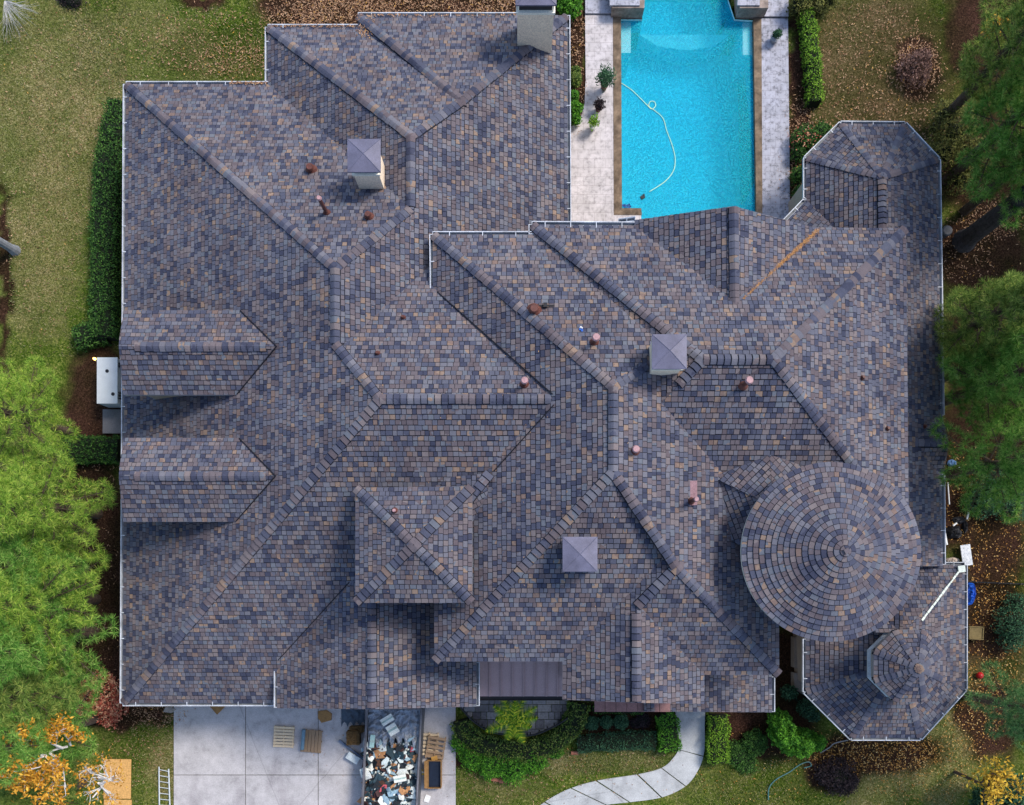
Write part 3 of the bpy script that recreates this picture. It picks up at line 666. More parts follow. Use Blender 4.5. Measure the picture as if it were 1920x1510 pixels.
# grass blades
gb = island('grass_blade', [(0, (.02, .05, .008)), (.3, (.07, .13, .015)), (.6, (.16, .19, .05)), (.85, (.34, .31, .14)), (1, (.5, .44, .27))], .9, blot=1.1, fine=5, clump=.45)
mb = MB(); rng = random.Random(99)
for cx, cy, rx, ry, n in ((110, 330, 130, 340, 26000), (330, 70, 190, 90, 11000), (285, 1430, 42, 85, 2600), (1000, 1470, 150, 45, 3600), (1170, 1428, 110, 24, 3200), (1440, 1465, 170, 55, 7000), (1700, 1450, 120, 70, 3500), (1640, 140, 150, 170, 9000), (1860, 1050, 60, 200, 3000)):
    for _ in range(n):
        px = cx+rx*rng.uniform(-1, 1); py = cy+ry*rng.uniform(-1, 1)
        if 232 < px < 1500 and 1250 > py > 155 or (px > 500 and px < 1100 and py < 400) or (326 < px < 856 and py > 1300): continue
        if field(MUL, px, py) > .6: continue
        if inpoly(px, py, [(1266, 1330)]+Le_) : continue
        p = W(px, py, 0); a = rng.random()*6.28; L = rng.uniform(.03, .075); d = Vector((math.cos(a), math.sin(a), 0)); s_ = Vector((-d.y, d.x, 0))*.011
        mb.add([p-s_, p+s_, p+d*L+Vector((0, 0, .07+rng.random()*.03))], [(0, 1, 2)])
o = mb.build('grass', gb); o['kind'] = 'stuff'; o['category'] = 'grass'; o['label'] = 'short mixed green and straw-coloured lawn grass'
# fallen leaves
lm = island('dead_leaf', [(0, (.16, .075, .04)), (.35, (.26, .14, .075)), (.7, (.42, .26, .16)), (.92, (.55, .36, .22)), (1, (.55, .30, .05))], .8)
om = island('golden_leaf', [(0, (.18, .08, .02)), (.4, (.36, .17, .04)), (.75, (.6, .34, .09)), (1, (.75, .55, .25))], .8)
def scatter(name, areas, m, s0, s1, seed):
    mb = MB(); rng = random.Random(seed)
    for cx, cy, rx, ry, n in areas:
        for _ in range(n):
            a = rng.random()*6.283; r = math.sqrt(rng.random())*(1 if rng.random() < .8 else 1.35)
            px, py = cx+rx*r*math.cos(a)+rng.gauss(0, 4), cy+ry*r*math.sin(a)+rng.gauss(0, 4)
            p = W(px, py, .02); p.z = .03+rng.random()*.03
            if 1150 < px < 1425 and -100 < py < 440: continue
            leafquad(mb, p, rng.uniform(s0, s1), rng)
    return tag(mb.build(name, m), None, None, None, 'stuff')
o = scatter('fallen_leaves', [(400, 80, 150, 60, 900), (450, 110, 70, 35, 500), (560, 20, 70, 40, 900), (640, 15, 90, 38, 1500), (800, 5, 170, 30, 2200), (940, 10, 50, 25, 300), (300, 1340, 55, 22, 420), (250, 1410, 60, 60, 260),
    (1080, 60, 18, 60, 320), (1085, 190, 14, 70, 200), (1500, 240, 22, 60, 380), (1500, 320, 16, 60, 260), (1570, 245, 70, 20, 320), (1640, 150, 130, 150, 1900), (1720, 300, 60, 60, 400), (1800, 470, 60, 60, 400), (1860, 410, 60, 40, 600), (1720, 130, 40, 55, 520), (180, 1100, 45, 240, 260),
    (230, 890, 40, 20, 80), (120, 860, 40, 70, 200), (1100, 1440, 140, 40, 160), (960, 1480, 120, 30, 120), (1180, 1480, 90, 18, 30), (880, 1400, 24, 14, 240), (940, 1455, 60, 10, 120), (740, 1440, 170, 60, 140), (630, 1360, 70, 30, 70), (1480, 345, 26, 60, 160), (160, 150, 160, 150, 600), (90, 450, 90, 180, 300)],
    lm, .035, .075, 11)
o['label'] = 'brown fallen leaves scattered over the lawns and beds'; o['category'] = 'leaves'
o = scatter('golden_leaves', [(1860, 1000, 60, 150, 900), (1860, 1240, 60, 130, 900), (1640, 1410, 130, 40, 1500), (1740, 1440, 110, 70, 700), (1440, 1450, 140, 60, 170), (1820, 1330, 60, 80, 600), (1790, 930, 30, 90, 260), (1560, 1450, 50, 50, 60), (1850, 560, 60, 80, 60), (1060, 1420, 90, 30, 60), (1440, 1400, 90, 40, 60)], om, .03, .07, 12)
o['label'] = 'golden yellow leaves scattered over the right-hand yard'; o['category'] = 'leaves'

# ================================================================== POOL
def tiles(name, c1, c2, joint, sx=.6, var=.35, rough=.7, rot=0):
    m, nt, b = mat(name, rough); v = coords(nt)
    br = N(nt, 'ShaderNodeTexBrick'); nt.links.new(v, br.inputs[0]); br.inputs['Scale'].default_value = 1
    br.inputs['Brick Width'].default_value = sx; br.inputs['Row Height'].default_value = sx*.8; br.inputs['Mortar Size'].default_value = .008
    for k, c in (('Color1', c1), ('Color2', c2), ('Mortar', joint)): br.inputs[k].default_value = (*c, 1)
    n = noise_n(nt, v, 5, 6, .75); n2 = noise_n(nt, v, 1.1, 4, .6)
    c = mix(nt, 1, br.outputs[0], ramp(nt, n.outputs[0], [(.28, (1-var*1.5,)*3), (.5, (1,)*3), (.75, (1.12,)*3)]), 'MULTIPLY')
    c = mix(nt, 1, c, ramp(nt, n2.outputs[0], [(.3, (.78, .78, .78)), (.65, (1.08, 1.08, 1.1))]), 'MULTIPLY')
    nt.links.new(c, b.inputs['Base Color']); bump(nt, b, n.outputs[0], .15, .01); return m
DKM = tiles('pool_deck_stone', (.5, .475, .48), (.545, .515, .515), (.33, .3, .3), .55, .4)
DKR = tiles('pool_deck_stone_grey', (.37, .385, .45), (.4, .41, .47), (.25, .25, .28), .5, .75)
def slab(name, pts, z0, z1, m, struct=True, parent=None, zr=0.0):
    mb = MB(); mb.prism(pw(pts, zr), z0, z1); o = mb.build(name, m, parent)
    if struct and not parent: o['kind'] = 'structure'
    return o
slab('pool_deck', [(1097, 30), (1151, 30), (1151, 402), (1202, 405), (1202, 440), (1062, 440), (1062, 246), (1068, 241), (1080, 232), (1090, 218), (1096, 195), (1098, 150)], -.1, .05, DKM)
slab('pool_deck', [(1097, -60), (1147, -60), (1147, 28), (1097, 28)], -.1, .12, DKR)
slab('pool_deck', [(1426, 36), (1477, 36), (1481, 420), (1427, 420)], -.1, .05, DKR)
slab('pool_deck', [(1430, -60), (1477, -60), (1477, 34), (1430, 34)], -.1, .12, DKR)
pool = thing('swimming_pool', 'bright blue swimming pool with shallow ledges and brown stone edging', 'pool', W(1290, 220, -2.2))
plas = simple('pool_plaster', (.5, .92, .98), .8, .12, .5, fine=8, bmp=.1)
mb = MB(); P = pw(POOL)
if area(P) < 0: P = P[::-1]
n = len(P); zb = -1.55
def fz(p): 
    px, py = CX+p[0]*F/H, CY-p[1]*F/H
    return zb-.9*max(0, (1-py/420))-.7*max(0, (px-1330)/90)
vs = [(p[0], p[1], -.02) for p in P]+[(p[0], p[1], fz(p)) for p in P]
mb.add(vs, [(i, i+n, (i+1) % n+n, (i+1) % n) for i in range(n)]+[tuple(range(n, 2*n))]); mb.build('basin', plas, pool)
for x0, x1, y0, y1 in ((1163, 1182, 37, 103), (1391, 1411, 38, 107)):
    mb = MB(); q = pw([(x0, y1), (x1, y1), (x1, y0), (x0, y0)], -.4); mb.prism(q, -2.9, -.24); mb.build('ledge', simple('ledge_plaster', (.85, .98, .9), .8, .05), pool)
mb = MB(); mb.prism(pw([(1205, 38), (1378, 38), (1350, 60), (1300, 68), (1240, 60)]), -2.9, -1.15); mb.build('step', plas, pool)
cm = simple('coping_stone', (.17, .125, .085), .9, .55, 2.2, fine=9, bmp=.4)
for pts in ([(1149, 30), (1164, 30), (1166, 392), (1202, 392), (1203, 404), (1151, 404)], [(1412, 36), (1427, 36), (1429, 440), (1418, 440)]):
    mb = MB(); mb.prism(pw(pts), -.25, .07); mb.build('coping', cm, pool)
for nm, pts, z in (('left', [(1145, -60), (1207, -60), (1204, 34), (1145, 34)], .75), ('right', [(1370, -60), (1432, -60), (1432, 34), (1380, 34)], .75)):
    t = thing('stone_planter', 'raised stone-faced planter '+('between the pool and the left deck' if nm == 'left' else 'with a pot on top at the upper right pool corner'), 'planter', W(pts[0][0], 0, 0), 'planters flanking the top of the pool')
    mb = MB(); mb.prism(pw(pts), -.1, z); mb.build('wall', simple('planter_stone', (.26, .21, .18), .9, .5, 3, fine=10), t)
    xa, xb = (pts[0][0]+2, pts[1][0]-6); 
    if nm == 'right': xa += 14
    mb = MB(); mb.prism([tuple(W(x, y, z)[:2]) for x, y in ((xa-4, 12), (xb-2, 12), (xb-2, -70), (xa-4, -70))], z, z+.08); mb.build('cap', DKR, t)
m, nt, b = mat('pool_water', .04, 0, .5)
v = coords(nt); out = nt.nodes['Material Output']
n1 = noise_n(nt, v, 13, 5, .75); bp = N(nt, 'ShaderNodeBump'); bp.inputs['Strength'].default_value = .55; bp.inputs['Distance'].default_value = .06; nt.links.new(n1.outputs[0], bp.inputs['Height'])
tr = N(nt, 'ShaderNodeBsdfTransparent'); tr.inputs[0].default_value = (.93, .98, 1, 1); gl = N(nt, 'ShaderNodeBsdfGlossy'); gl.inputs['Roughness'].default_value = .2; nt.links.new(bp.outputs[0], gl.inputs['Normal'])
fr = N(nt, 'ShaderNodeFresnel'); fr.inputs[0].default_value = 1.2; nt.links.new(bp.outputs[0], fr.inputs['Normal'])
ms = N(nt, 'ShaderNodeMixShader'); nt.links.new(fr.outputs[0], ms.inputs[0]); nt.links.new(tr.outputs[0], ms.inputs[1]); nt.links.new(gl.outputs[0], ms.inputs[2])
df = N(nt, 'ShaderNodeBsdfDiffuse'); nt.links.new(bp.outputs[0], df.inputs['Normal'])
nt.links.new(ramp(nt, n1.outputs[0], [(.32, (0, .3, .52)), (.5, (.0, .5, .66)), (.66, (.05, .76, .82))]), df.inputs[0])
ms2 = N(nt, 'ShaderNodeMixShader'); ms2.inputs[0].default_value = .45; nt.links.new(ms.outputs[0], ms2.inputs[1]); nt.links.new(df.outputs[0], ms2.inputs[2])
nt.links.new(ms2.outputs[0], out.inputs['Surface'])
va = N(nt, 'ShaderNodeVolumeAbsorption'); va.inputs[0].default_value = (.0, .8, .95, 1); va.inputs[1].default_value = .6; nt.links.new(va.outputs[0], out.inputs['Volume'])
cxm = sum(p[0] for p in P)/n; cym = sum(p[1] for p in P)/n
wp = [(p[0]+(cxm-p[0])*.0008, p[1]+(cym-p[1])*.0008) for p in P]
mb = MB(); mb.prism(wp, -3.4, -.14); o = mb.build('pool_water', m); o['kind'] = 'structure'
def curve(pts, k=6):
    out = []
    for i in range(len(pts)-1):
        p0, p1, p2, p3 = (Vector(pts[max(0, min(len(pts)-1, j))]) for j in (i-1, i, i+1, i+2))
        for s in range(k):
            t = s/k; out.append(.5*((2*p1)+(p2-p0)*t+(2*p0-5*p1+4*p2-p3)*t*t+(3*p1-p0-3*p2+p3)*t*t*t))
    return out+[Vector(pts[-1])]
hp = [(1163, 155), (1183, 168), (1200, 184), (1215, 199), (1222, 205), (1229, 199), (1227, 191), (1219, 191), (1217, 200), (1228, 208), (1243, 222), (1250, 245), (1261, 275), (1266, 300), (1262, 322), (1245, 342), (1217, 360)]
ho = thing('pool_cleaner', 'pale floating hose of the pool cleaner looping across the water', 'pool hose', W(1220, 200, -.1))
mb = MB(); mb.tube(curve([W(x, y, -.11) for x, y in hp]), .017, 6); mb.build('hose', simple('hose_pale', (.7, .85, .5), .5, .05), ho, smooth=True)
mb = MB(); p = W(1205, 370, -.12); mb.box(p, (.2, .16, .1), .5); mb.box(p+Vector((.05, .1, 0)), (.08, .08, .14), .2); mb.build('head', M['black'], ho)
mb = MB(); rng = random.Random(4)
for _ in range(9): p = W(1168+rng.random()*14, 384+rng.random()*6, -.1); mb.box(p, (rng.uniform(.08, .22), .05, .05), rng.random()*3)
tag(mb.build('pool_float', simple('float_blue', (.02, .1, .35), .5), None, loc=W(1172, 386, -.1)), 'small dark blue float bobbing in the bottom left corner of the pool', 'pool float')

# ================================================================== DRIVEWAY, WALK, COURTYARD
def concrete(name, c, sp=.9):
    m, nt, b = mat(name, .85); v = coords(nt); n = noise_n(nt, v, 1.1, 6, .72); n2 = noise_n(nt, v, 24, 2); n3 = noise_n(nt, v, 9, 3, .8)
    c1 = ramp(nt, n.outputs[0], [(.3, tuple(x*.68 for x in c)), (.46, tuple(x*1.0 for x in c)), (.7, tuple(x*1.25 for x in c))])
    c1 = mix(nt, 1, c1, ramp(nt, n2.outputs[0], [(.3, (.82,)*3), (.7, (1.12,)*3)]), 'MULTIPLY')
    c1 = mix(nt, 1, c1, ramp(nt, n3.outputs[0], [(.22, (.4, .38, .38)), (.34, (1,)*3)]), 'MULTIPLY')
    n5 = noise_n(nt, coords(nt, (1, .35, 1)), .9, 3, .5); c1 = mix(nt, 1, c1, ramp(nt, n5.outputs[0], [(.32, (.8, .79, .8)), (.44, (1,)*3)]), 'MULTIPLY')
    vo = N(nt, 'ShaderNodeTexVoronoi', feature='DISTANCE_TO_EDGE'); vo.inputs['Scale'].default_value = .13; wv = mix(nt, .12, v, n.outputs[1]); nt.links.new(wv, vo.inputs['Vector'])
    c1 = mix(nt, 1, c1, ramp(nt, vo.outputs[0], [(.0, (.74,)*3), (.0022, (1,)*3)]), 'MULTIPLY')
    nt.links.new(c1, b.inputs['Base Color']); bump(nt, b, n2.outputs[0], .2, .01); return m
CON = concrete('driveway_concrete', (.43, .42, .43)); CONW = concrete('walk_concrete', (.42, .44, .45)); CON2 = concrete('driveway_shaded', (.33, .32, .38))
xl = [326, 461, 597, 735, 855]; yl = [1280, 1453, 1600]; mb = MB()
for i in range(4):
    for j in range(2): mb.prism(pw([(xl[i]+.6, yl[j+1]-.6), (xl[i+1]-.6, yl[j+1]-.6), (xl[i+1]-.6, yl[j]+.6), (xl[i]+.6, yl[j]+.6)]), -.1, .05)
mb.build('driveway', CON)['kind'] = 'structure'
Le = [(1266, 1330), (1268, 1360), (1272, 1400), (1263, 1420), (1240, 1440), (1195, 1452), (1118, 1464), (1060, 1482), (1012, 1510), (970, 1545)]
Re = [(1322, 1330), (1321, 1360), (1320, 1410), (1308, 1445), (1285, 1474), (1240, 1495), (1180, 1504), (1125, 1512), (1065, 1540), (1020, 1575)]
mb = MB(); Lc = curve([Vector((*p, 0)) for p in Le], 5); Rc = curve([Vector((*p, 0)) for p in Re], 5); cuts = [0, 11, 20, 25, 30, 34, 39, 45]
for a, b_ in zip(cuts, cuts[1:]):
    pts = [Lc[i] for i in range(a, b_+1)]+[Rc[i] for i in range(b_, a-1, -1)]
    e = .012
    pts2 = []
    L_ = Lc[a:b_+1]; R_ = Rc[a:b_+1]
    L2 = [L_[0].lerp(L_[1], .12)]+L_[1:-1]+[L_[-1].lerp(L_[-2], .12)]; R2 = [R_[0].lerp(R_[1], .12)]+R_[1:-1]+[R_[-1].lerp(R_[-2], .12)]
    for i in range(len(L2)-1):
        q = pw([L2[i], L2[i+1], R2[i+1], R2[i]]); 
        vs = [(p[0], p[1], .05) for p in q]+[(p[0], p[1], -.08) for p in q]
        mb.add(vs, [(0, 1, 2, 3), (0, 4, 5, 1), (1, 5, 6, 2), (2, 6, 7, 3), (3, 7, 4, 0)])
mb.build('walkway', CONW)['kind'] = 'structure'
pav = island('flagstone', [(0, (.12, .11, .12)), (.3, (.22, .2, .2)), (.6, (.32, .3, .3)), (.85, (.4, .35, .31)), (1, (.22, .24, .28))], .85, fine=9)
mb = MB(); rng = random.Random(8); CP = [(862, 1290), (1066, 1290), (1066, 1346), (1040, 1362), (995, 1378), (930, 1374), (893, 1356), (866, 1332)]
y = 1292
while y < 1380:
    h = rng.choice((11, 14, 18)); x = 860-rng.random()*10
    while x < 1070:
        w = rng.choice((11, 16, 21, 26)); cxx, cyy = x+w/2, y+h/2
        q = clip([(x+.5, y+.5), (x+w-.5, y+.5), (x+w-.5, y+h-.5), (x+.5, y+h-.5)], CP if area(CP) > 0 else CP[::-1])
        if len(q) > 2: mb.prism(pw(q), -.1, .05+rng.random()*.01)
        x += w
    y += h
mb.build('courtyard', pav)['kind'] = 'structure'
rl = [(858, 1318), (868, 1332), (893, 1357), (930, 1375), (995, 1379), (1040, 1362), (1064, 1347)]
t = thing('courtyard_railing', 'low black curved railing around the flagstone courtyard', 'railing', W(960, 1378, 0))
rc = curve([W(x, y, .8) for x, y in rl], 6)
mb = MB(); mb.tube(rc, .045, 6); mb.build('rail', M['black'], t)
for i in range(0, len(rc), 2):
    mb = MB(); p = rc[i]; mb.box((p.x, p.y, .4), (.04, .04, .8)); mb.build('post', M['black'], t)

# ================================================================== PLANTS
def leafmat(name, a, b_, c, r=.7): return island(name, [(0, a), (.5, b_), (1, tuple(min(.9, x*1.25) for x in c))], r, blot=.5, fine=14, clump=2.5, spec=.25, trans=.25)
LM = {
 'dark': leafmat('leaf_dark', (.008, .035, .006), (.028, .095, .014), (.09, .2, .035)),
 'mid': leafmat('leaf_mid', (.02, .055, .01), (.07, .14, .02), (.22, .27, .06)),
 'bright': leafmat('leaf_bright', (.02, .09, .008), (.055, .2, .012), (.14, .36, .03)),
 'lime': leafmat('leaf_lime', (.05, .12, .008), (.11, .25, .015), (.25, .42, .04)),
 'teal': leafmat('leaf_teal', (.012, .05, .025), (.03, .09, .045), (.07, .17, .08)),
 'olive': leafmat('leaf_olive', (.035, .04, .01), (.085, .1, .022), (.2, .2, .05)),
 'red': leafmat('leaf_red', (.22, .04, .025), (.5, .12, .08), (.66, .42, .26)),
 'purple': leafmat('leaf_purple', (.006, .004, .006), (.018, .012, .016), (.05, .035, .04)),
 'brown': leafmat('leaf_brown', (.05, .025, .02), (.13, .07, .055), (.28, .17, .14)),
 'yellow': leafmat('leaf_yellow', (.3, .2, .01), (.55, .33, .03), (.75, .5, .06)),
 'orange': leafmat('leaf_orange', (.32, .13, .01), (.55, .26, .02), (.72, .42, .06)),
 'palm': island('leaf_palm', [(0, (.04, .12, .005)), (.4, (.14, .3, .015)), (.7, (.42, .5, .02)), (1, (.8, .72, .06))], .7, blot=.8, fine=14, clump=3, trans=.2),
}
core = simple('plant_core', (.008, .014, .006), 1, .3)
bark = simple('bark', (.09, .065, .05), .95, .4, 5, fine=20, bmp=.6); barkdark = simple('bark_dark', (.055, .048, .05), .95, .4, 5, fine=20, bmp=.6)
barkpale = simple('bark_pale', (.62, .6, .58), .9, .2, 5, fine=20, bmp=.3)
def hedge(label, path, wpx, h, m, dens=300, size=.055, seed=1, group=None, lump=.14, name='hedge', round_=.25, cat='hedge'):
    rng = random.Random(seed); pts = [W(x, y, 0) for x, y in path]; wd = wpx*H/F*.92; lm_ = MB(); cm_ = MB()
    t = thing(name, label, cat, pts[0], group)
    segs = []; tot = 0
    for a, b_ in zip(pts, pts[1:]): segs.append((a, b_, (b_-a).length)); tot += segs[-1][2]
    sides = []
    for i, p in enumerate(pts):
        d = (pts[min(i+1, len(pts)-1)]-pts[max(0, i-1)]).normalized(); sides.append(Vector((-d.y, d.x, 0)))
    def prof(s): return h*(1-round_*abs(s)**5)
    k = []
    for i, p in enumerate(pts):
        e = .85
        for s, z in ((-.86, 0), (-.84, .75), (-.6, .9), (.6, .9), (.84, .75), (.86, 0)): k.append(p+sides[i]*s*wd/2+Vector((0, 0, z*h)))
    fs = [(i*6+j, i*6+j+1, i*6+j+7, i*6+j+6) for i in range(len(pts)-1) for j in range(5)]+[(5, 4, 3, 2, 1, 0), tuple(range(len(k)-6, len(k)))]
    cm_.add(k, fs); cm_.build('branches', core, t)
    n = int(dens*tot*(wd+2*h*.6))
    for _ in range(n):
        r = rng.random()*tot; i = 0
        while r > segs[i][2] and i < len(segs)-1: r -= segs[i][2]; i += 1
        f = r/segs[i][2]; f = f*(1+.0)+ (rng.gauss(0, .02) if len(segs) == 1 else 0); p = segs[i][0].lerp(segs[i][1], f); sd_ = sides[i].lerp(sides[i+1], f)
        if rng.random() < wd/(wd+1.2*h): s = rng.uniform(-1, 1); z = prof(s)
        else: s = rng.choice((-1, 1)); z = rng.random()*h
        q = p+sd_*s*wd/2*1.02; nz = noise.noise((q.x*2.3, q.y*2.3, seed))
        q = q+Vector((rng.gauss(0, .035), rng.gauss(0, .035), z+nz*lump-rng.random()*.06)); q += sd_*(s*nz*lump*.8)
        leafquad(lm_, q, size*rng.uniform(.7, 1.3), rng, .7, .9)
    lm_.build('foliage', LM[m], t); return t
def bush(label, blobs, m, n, size=.06, name='shrub', cat='shrub', group=None, seed=1, z0=0, trunk=None, flat=.7, hollow=.35, corek=.72, mats=None):
    """blobs: (px, py, r_px, height above ground of the centre, vertical radius)"""
    rng = random.Random(seed); B = []
    for px, py, rp, zc, rz in blobs:
        p = W(px, py, zc); B.append((p, rp*(H-zc)/F, rz))
    c0 = B[0][0]; t = thing(name, label, cat, (c0.x, c0.y, z0), group); wts = [b[1]**2 for b in B]; f = MB(); cc = MB()
    for p, r, rz in B:
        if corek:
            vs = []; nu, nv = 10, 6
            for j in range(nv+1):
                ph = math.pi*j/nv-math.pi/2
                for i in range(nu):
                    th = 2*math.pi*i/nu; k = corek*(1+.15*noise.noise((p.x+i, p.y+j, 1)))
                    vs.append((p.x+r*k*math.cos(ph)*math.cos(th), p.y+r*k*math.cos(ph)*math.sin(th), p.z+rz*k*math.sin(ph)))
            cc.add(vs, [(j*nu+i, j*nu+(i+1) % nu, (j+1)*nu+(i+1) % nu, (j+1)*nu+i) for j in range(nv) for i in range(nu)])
    for _ in range(n):
        p, r, rz = rng.choices(B, wts)[0]
        d = Vector((rng.gauss(0, 1), rng.gauss(0, 1), rng.gauss(0, 1)+.5)).normalized()
        nz = 1+.42*noise.noise((p.x*3+d.x*2.4, p.y*3+d.y*2.4, d.z*2.4+seed))
        k = (1-hollow*rng.random()**2)*nz
        q = Vector((p.x+d.x*r*k, p.y+d.y*r*k, p.z+d.z*rz*k))
        if q.z < z0+.02: q.z = z0+.02
        leafquad(f, q, size*rng.uniform(.6, 1.35), rng, flat, .85)
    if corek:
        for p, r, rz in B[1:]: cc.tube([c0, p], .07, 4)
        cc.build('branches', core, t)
    else:
        for i in range(26):
            p, r, rz = rng.choice(B); a = rng.random()*6.28; e = p+Vector((math.cos(a)*r*.9, math.sin(a)*r*.9, rz*rng.uniform(-.2, .8)))
            cc.tube([(c0.x, c0.y, z0), p.lerp(e, .3)-Vector((0, 0, rz*.3)), e], [.03, .02, .008], 4)
        cc.build('branches', bark, t)
    f.build('foliage', LM[m], t)
    return t
hedge('long dark clipped hedge along the left house wall', [(236, 205), (226, 250), (213, 320), (207, 420), (205, 560), (206, 640)], 46, .95, 'dark', 330, .06, 1)
hedge('dark low hedge turning off beside the garden lamp', [(150, 640), (180, 630), (208, 628)], 44, .7, 'dark', 300, .06, 2)
hedge('short dark block hedge below the white generator', [(127, 845), (180, 846), (232, 847)], 50, .8, 'dark', 300, .06, 3)
hedge('narrow bright hedge in the bed right of the pool', [(1506, 30), (1512, 80), (1519, 140), (1522, 203)], 27, .8, 'lime', 380, .055, 4)
hedge('curved green hedge ringing the flagstone courtyard', [(866, 1348), (872, 1372), (900, 1392), (940, 1403), (990, 1405), (1035, 1392), (1066, 1368), (1080, 1335), (1084, 1316)], 40, .75, 'mid', 330, .055, 5)
hedge('bright clipped hedge on the left side of the walkway top', [(1240, 1335), (1250, 1352), (1252, 1404)], 38, .85, 'bright', 380, .05, 6)
hedge('bright clipped hedge on the right side of the walkway', [(1342, 1338), (1342, 1380), (1341, 1425)], 38, .85, 'lime', 380, .05, 7)
hedge('long low dark green hedge above the curved lawn', [(1082, 1393), (1110, 1391), (1155, 1388), (1200, 1386), (1228, 1388)], 34, .5, 'teal', 320, .05, 8)
hedge('thin green hedge under the brown eave strip', [(1110, 1328), (1160, 1331), (1205, 1331)], 12, .4, 'dark', 320, .05, 9)
bush('glossy bright green shrub mass in front of the curved hedge', [(960, 1432, 34, .3, .45), (920, 1430, 30, .3, .4), (1000, 1424, 26, .3, .4), (885, 1418, 24, .3, .4), (862, 1392, 18, .25, .4), (1040, 1405, 18, .2, .3)], 'bright', 9000, .055, seed=10)
for i, (x, y, r, lb) in enumerate(((1110, 1356, 13, 'first round shrub, nearest the courtyard hedge'), (1137, 1354, 12, 'middle of three round shrubs in the dark bed'), (1165, 1354, 14, 'round shrub in the dark bed beside the black flower patch'))):
    bush(lb, [(x, y, r, .3, .32)], 'teal', 1400, .04, group='clipped round shrubs in the front bed', seed=20+i)
bush('low dark flower clump in the front bed before the house', [(1205, 1352, 16, .1, .15), (1190, 1356, 10, .1, .12)], 'purple', 800, .05, seed=24)
bush('light green spreading shrub below the side roof', [(1462, 1352, 20, 1.1, .9), (1468, 1378, 24, 1.1, 1.0), (1500, 1392, 26, 1.0, 1.0), (1528, 1390, 16, .9, .8), (1480, 1400, 16, .8, .8)], 'bright', 9000, .07, seed=25, corek=.6)
bush('dusky blue-green shrub in the shade beside the porch', [(1512, 1328, 17, .7, .6), (1525, 1342, 12, .6, .5), (1478, 1298, 14, .5, .5)], 'teal', 1500, .06, seed=26, corek=.6)
bush('low oval green shrub left of the light green one', [(1415, 1393, 24, .3, .35)], 'dark', 2600, .045, seed=27)
bush('spreading dark green ground shrub by the right walkway hedge', [(1385, 1415, 26, .15, .25), (1400, 1432, 22, .1, .2), (1376, 1402, 16, .15, .25)], 'dark', 3200, .045, seed=28)
bush('nearly black leafless shrub on the right-hand lawn', [(1572, 1456, 36, .35, .4), (1548, 1450, 22, .3, .3), (1592, 1470, 18, .3, .3)], 'purple', 3600, .055, seed=29, corek=.5)
bush('red-leaved shrub at the bottom left corner of the house', [(190, 1297, 38, 1.2, .7), (168, 1315, 30, .9, .6), (215, 1325, 26, .5, .4), (205, 1345, 20, .3, .3)], 'red', 3800, .07, seed=30, corek=.45)
bush('reddish bare shrub on the brown grass beyond the pool', [(1715, 130, 32, .4, .45), (1725, 112, 20, .4, .4)], 'brown', 1900, .06, seed=31, corek=0)
bush('green shrub at the top right corner of the hipped bay', [(1070, 12, 22, .5, .5), (1055, -5, 20, .5, .5)], 'bright', 2200, .07, seed=32)
bush('yellow-green shrub in the bed between roof and pool, upper', [(1078, 150, 12, .35, .35), (1080, 135, 9, .3, .3)], 'mid', 1100, .055, seed=33)
bush('green flowering shrub in the bed between roof and pool, lower', [(1078, 205, 14, .35, .4), (1080, 225, 10, .35, .35), (1076, 180, 9, .3, .3)], 'bright', 1600, .055, seed=34)
bush('dark rose bush with red buds behind the eight-sided roof end', [(1510, 262, 26, .5, .5), (1540, 250, 20, .4, .4), (1497, 290, 14, .4, .4)], 'dark', 2200, .06, seed=35)
mb = MB(); rng = random.Random(36)
for _ in range(70): p = W(1515+rng.gauss(0, 16), 258+rng.gauss(0, 9), 1.0+rng.random()*.1); leafquad(mb, p, .05, rng, .5, 1)
tag(mb.build('rose_blossoms', LM['red'], None, loc=W(1515, 258, 1)), 'scattered red rose blossoms', 'flowers', None, 'stuff')
bush('dark bush squeezed between the pool deck and the right wing', [(1497, 330, 15, .5, .5), (1500, 365, 15, .5, .5), (1497, 390, 13, .4, .4)], 'dark', 1700, .06, seed=37)
bush('loose olive bush beyond the eight-sided roof end', [(1790, 250, 42, 1.2, 1.0), (1770, 290, 36, 1.0, .9), (1825, 300, 34, 1.1, .9), (1800, 340, 24, .8, .8), (1770, 215, 26, .9, .8)], 'olive', 5200, .075, seed=38, corek=.4)
bush('yellowish shrub at the top of the bed right of the pool', [(1500, 8, 22, .6, .6), (1530, 15, 18, .5, .5), (1550, -4, 22, .6, .5)], 'olive', 2400, .07, seed=39)
bush('grey-green shrub by the right edge beside the scrap heap', [(1870, 920, 44, .9, .8), (1840, 940, 30, .6, .6), (1900, 950, 30, .7, .7)], 'teal', 3200, .06, seed=40, corek=.5)
bush('feathery dark shrub at the right edge below the thin fence', [(1900, 1170, 34, .7, .7), (1905, 1130, 20, .5, .5), (1895, 1200, 22, .5, .5)], 'teal', 2400, .06, seed=41, corek=.5)
# bare twigs top left
mb = MB(); rng = random.Random(50)
for i in range(60):
    a = rng.uniform(-.15, -1.6); L = rng.uniform(.7, 2.2); p = W(8, 2, .8); pts = [p]
    for k in range(4): pts.append(pts[-1]+Vector((math.cos(a)*L/4, math.sin(a)*L/4, rng.uniform(-.1, .12)))); a += rng.gauss(0, .25)
    mb.tube(pts, [.009, .008, .006, .004, .002], 3)
tag(mb.build('bare_shrub', barkpale, None, loc=W(8, 2, 0)), 'pale leafless twiggy shrub at the top left corner', 'shrub')
bush('dark mulch-brown mound of twigs at the top edge of the lawn', [(136, -3, 22, .1, .3), (120, -6, 16, .1, .2)], 'purple', 700, .05, seed=51)

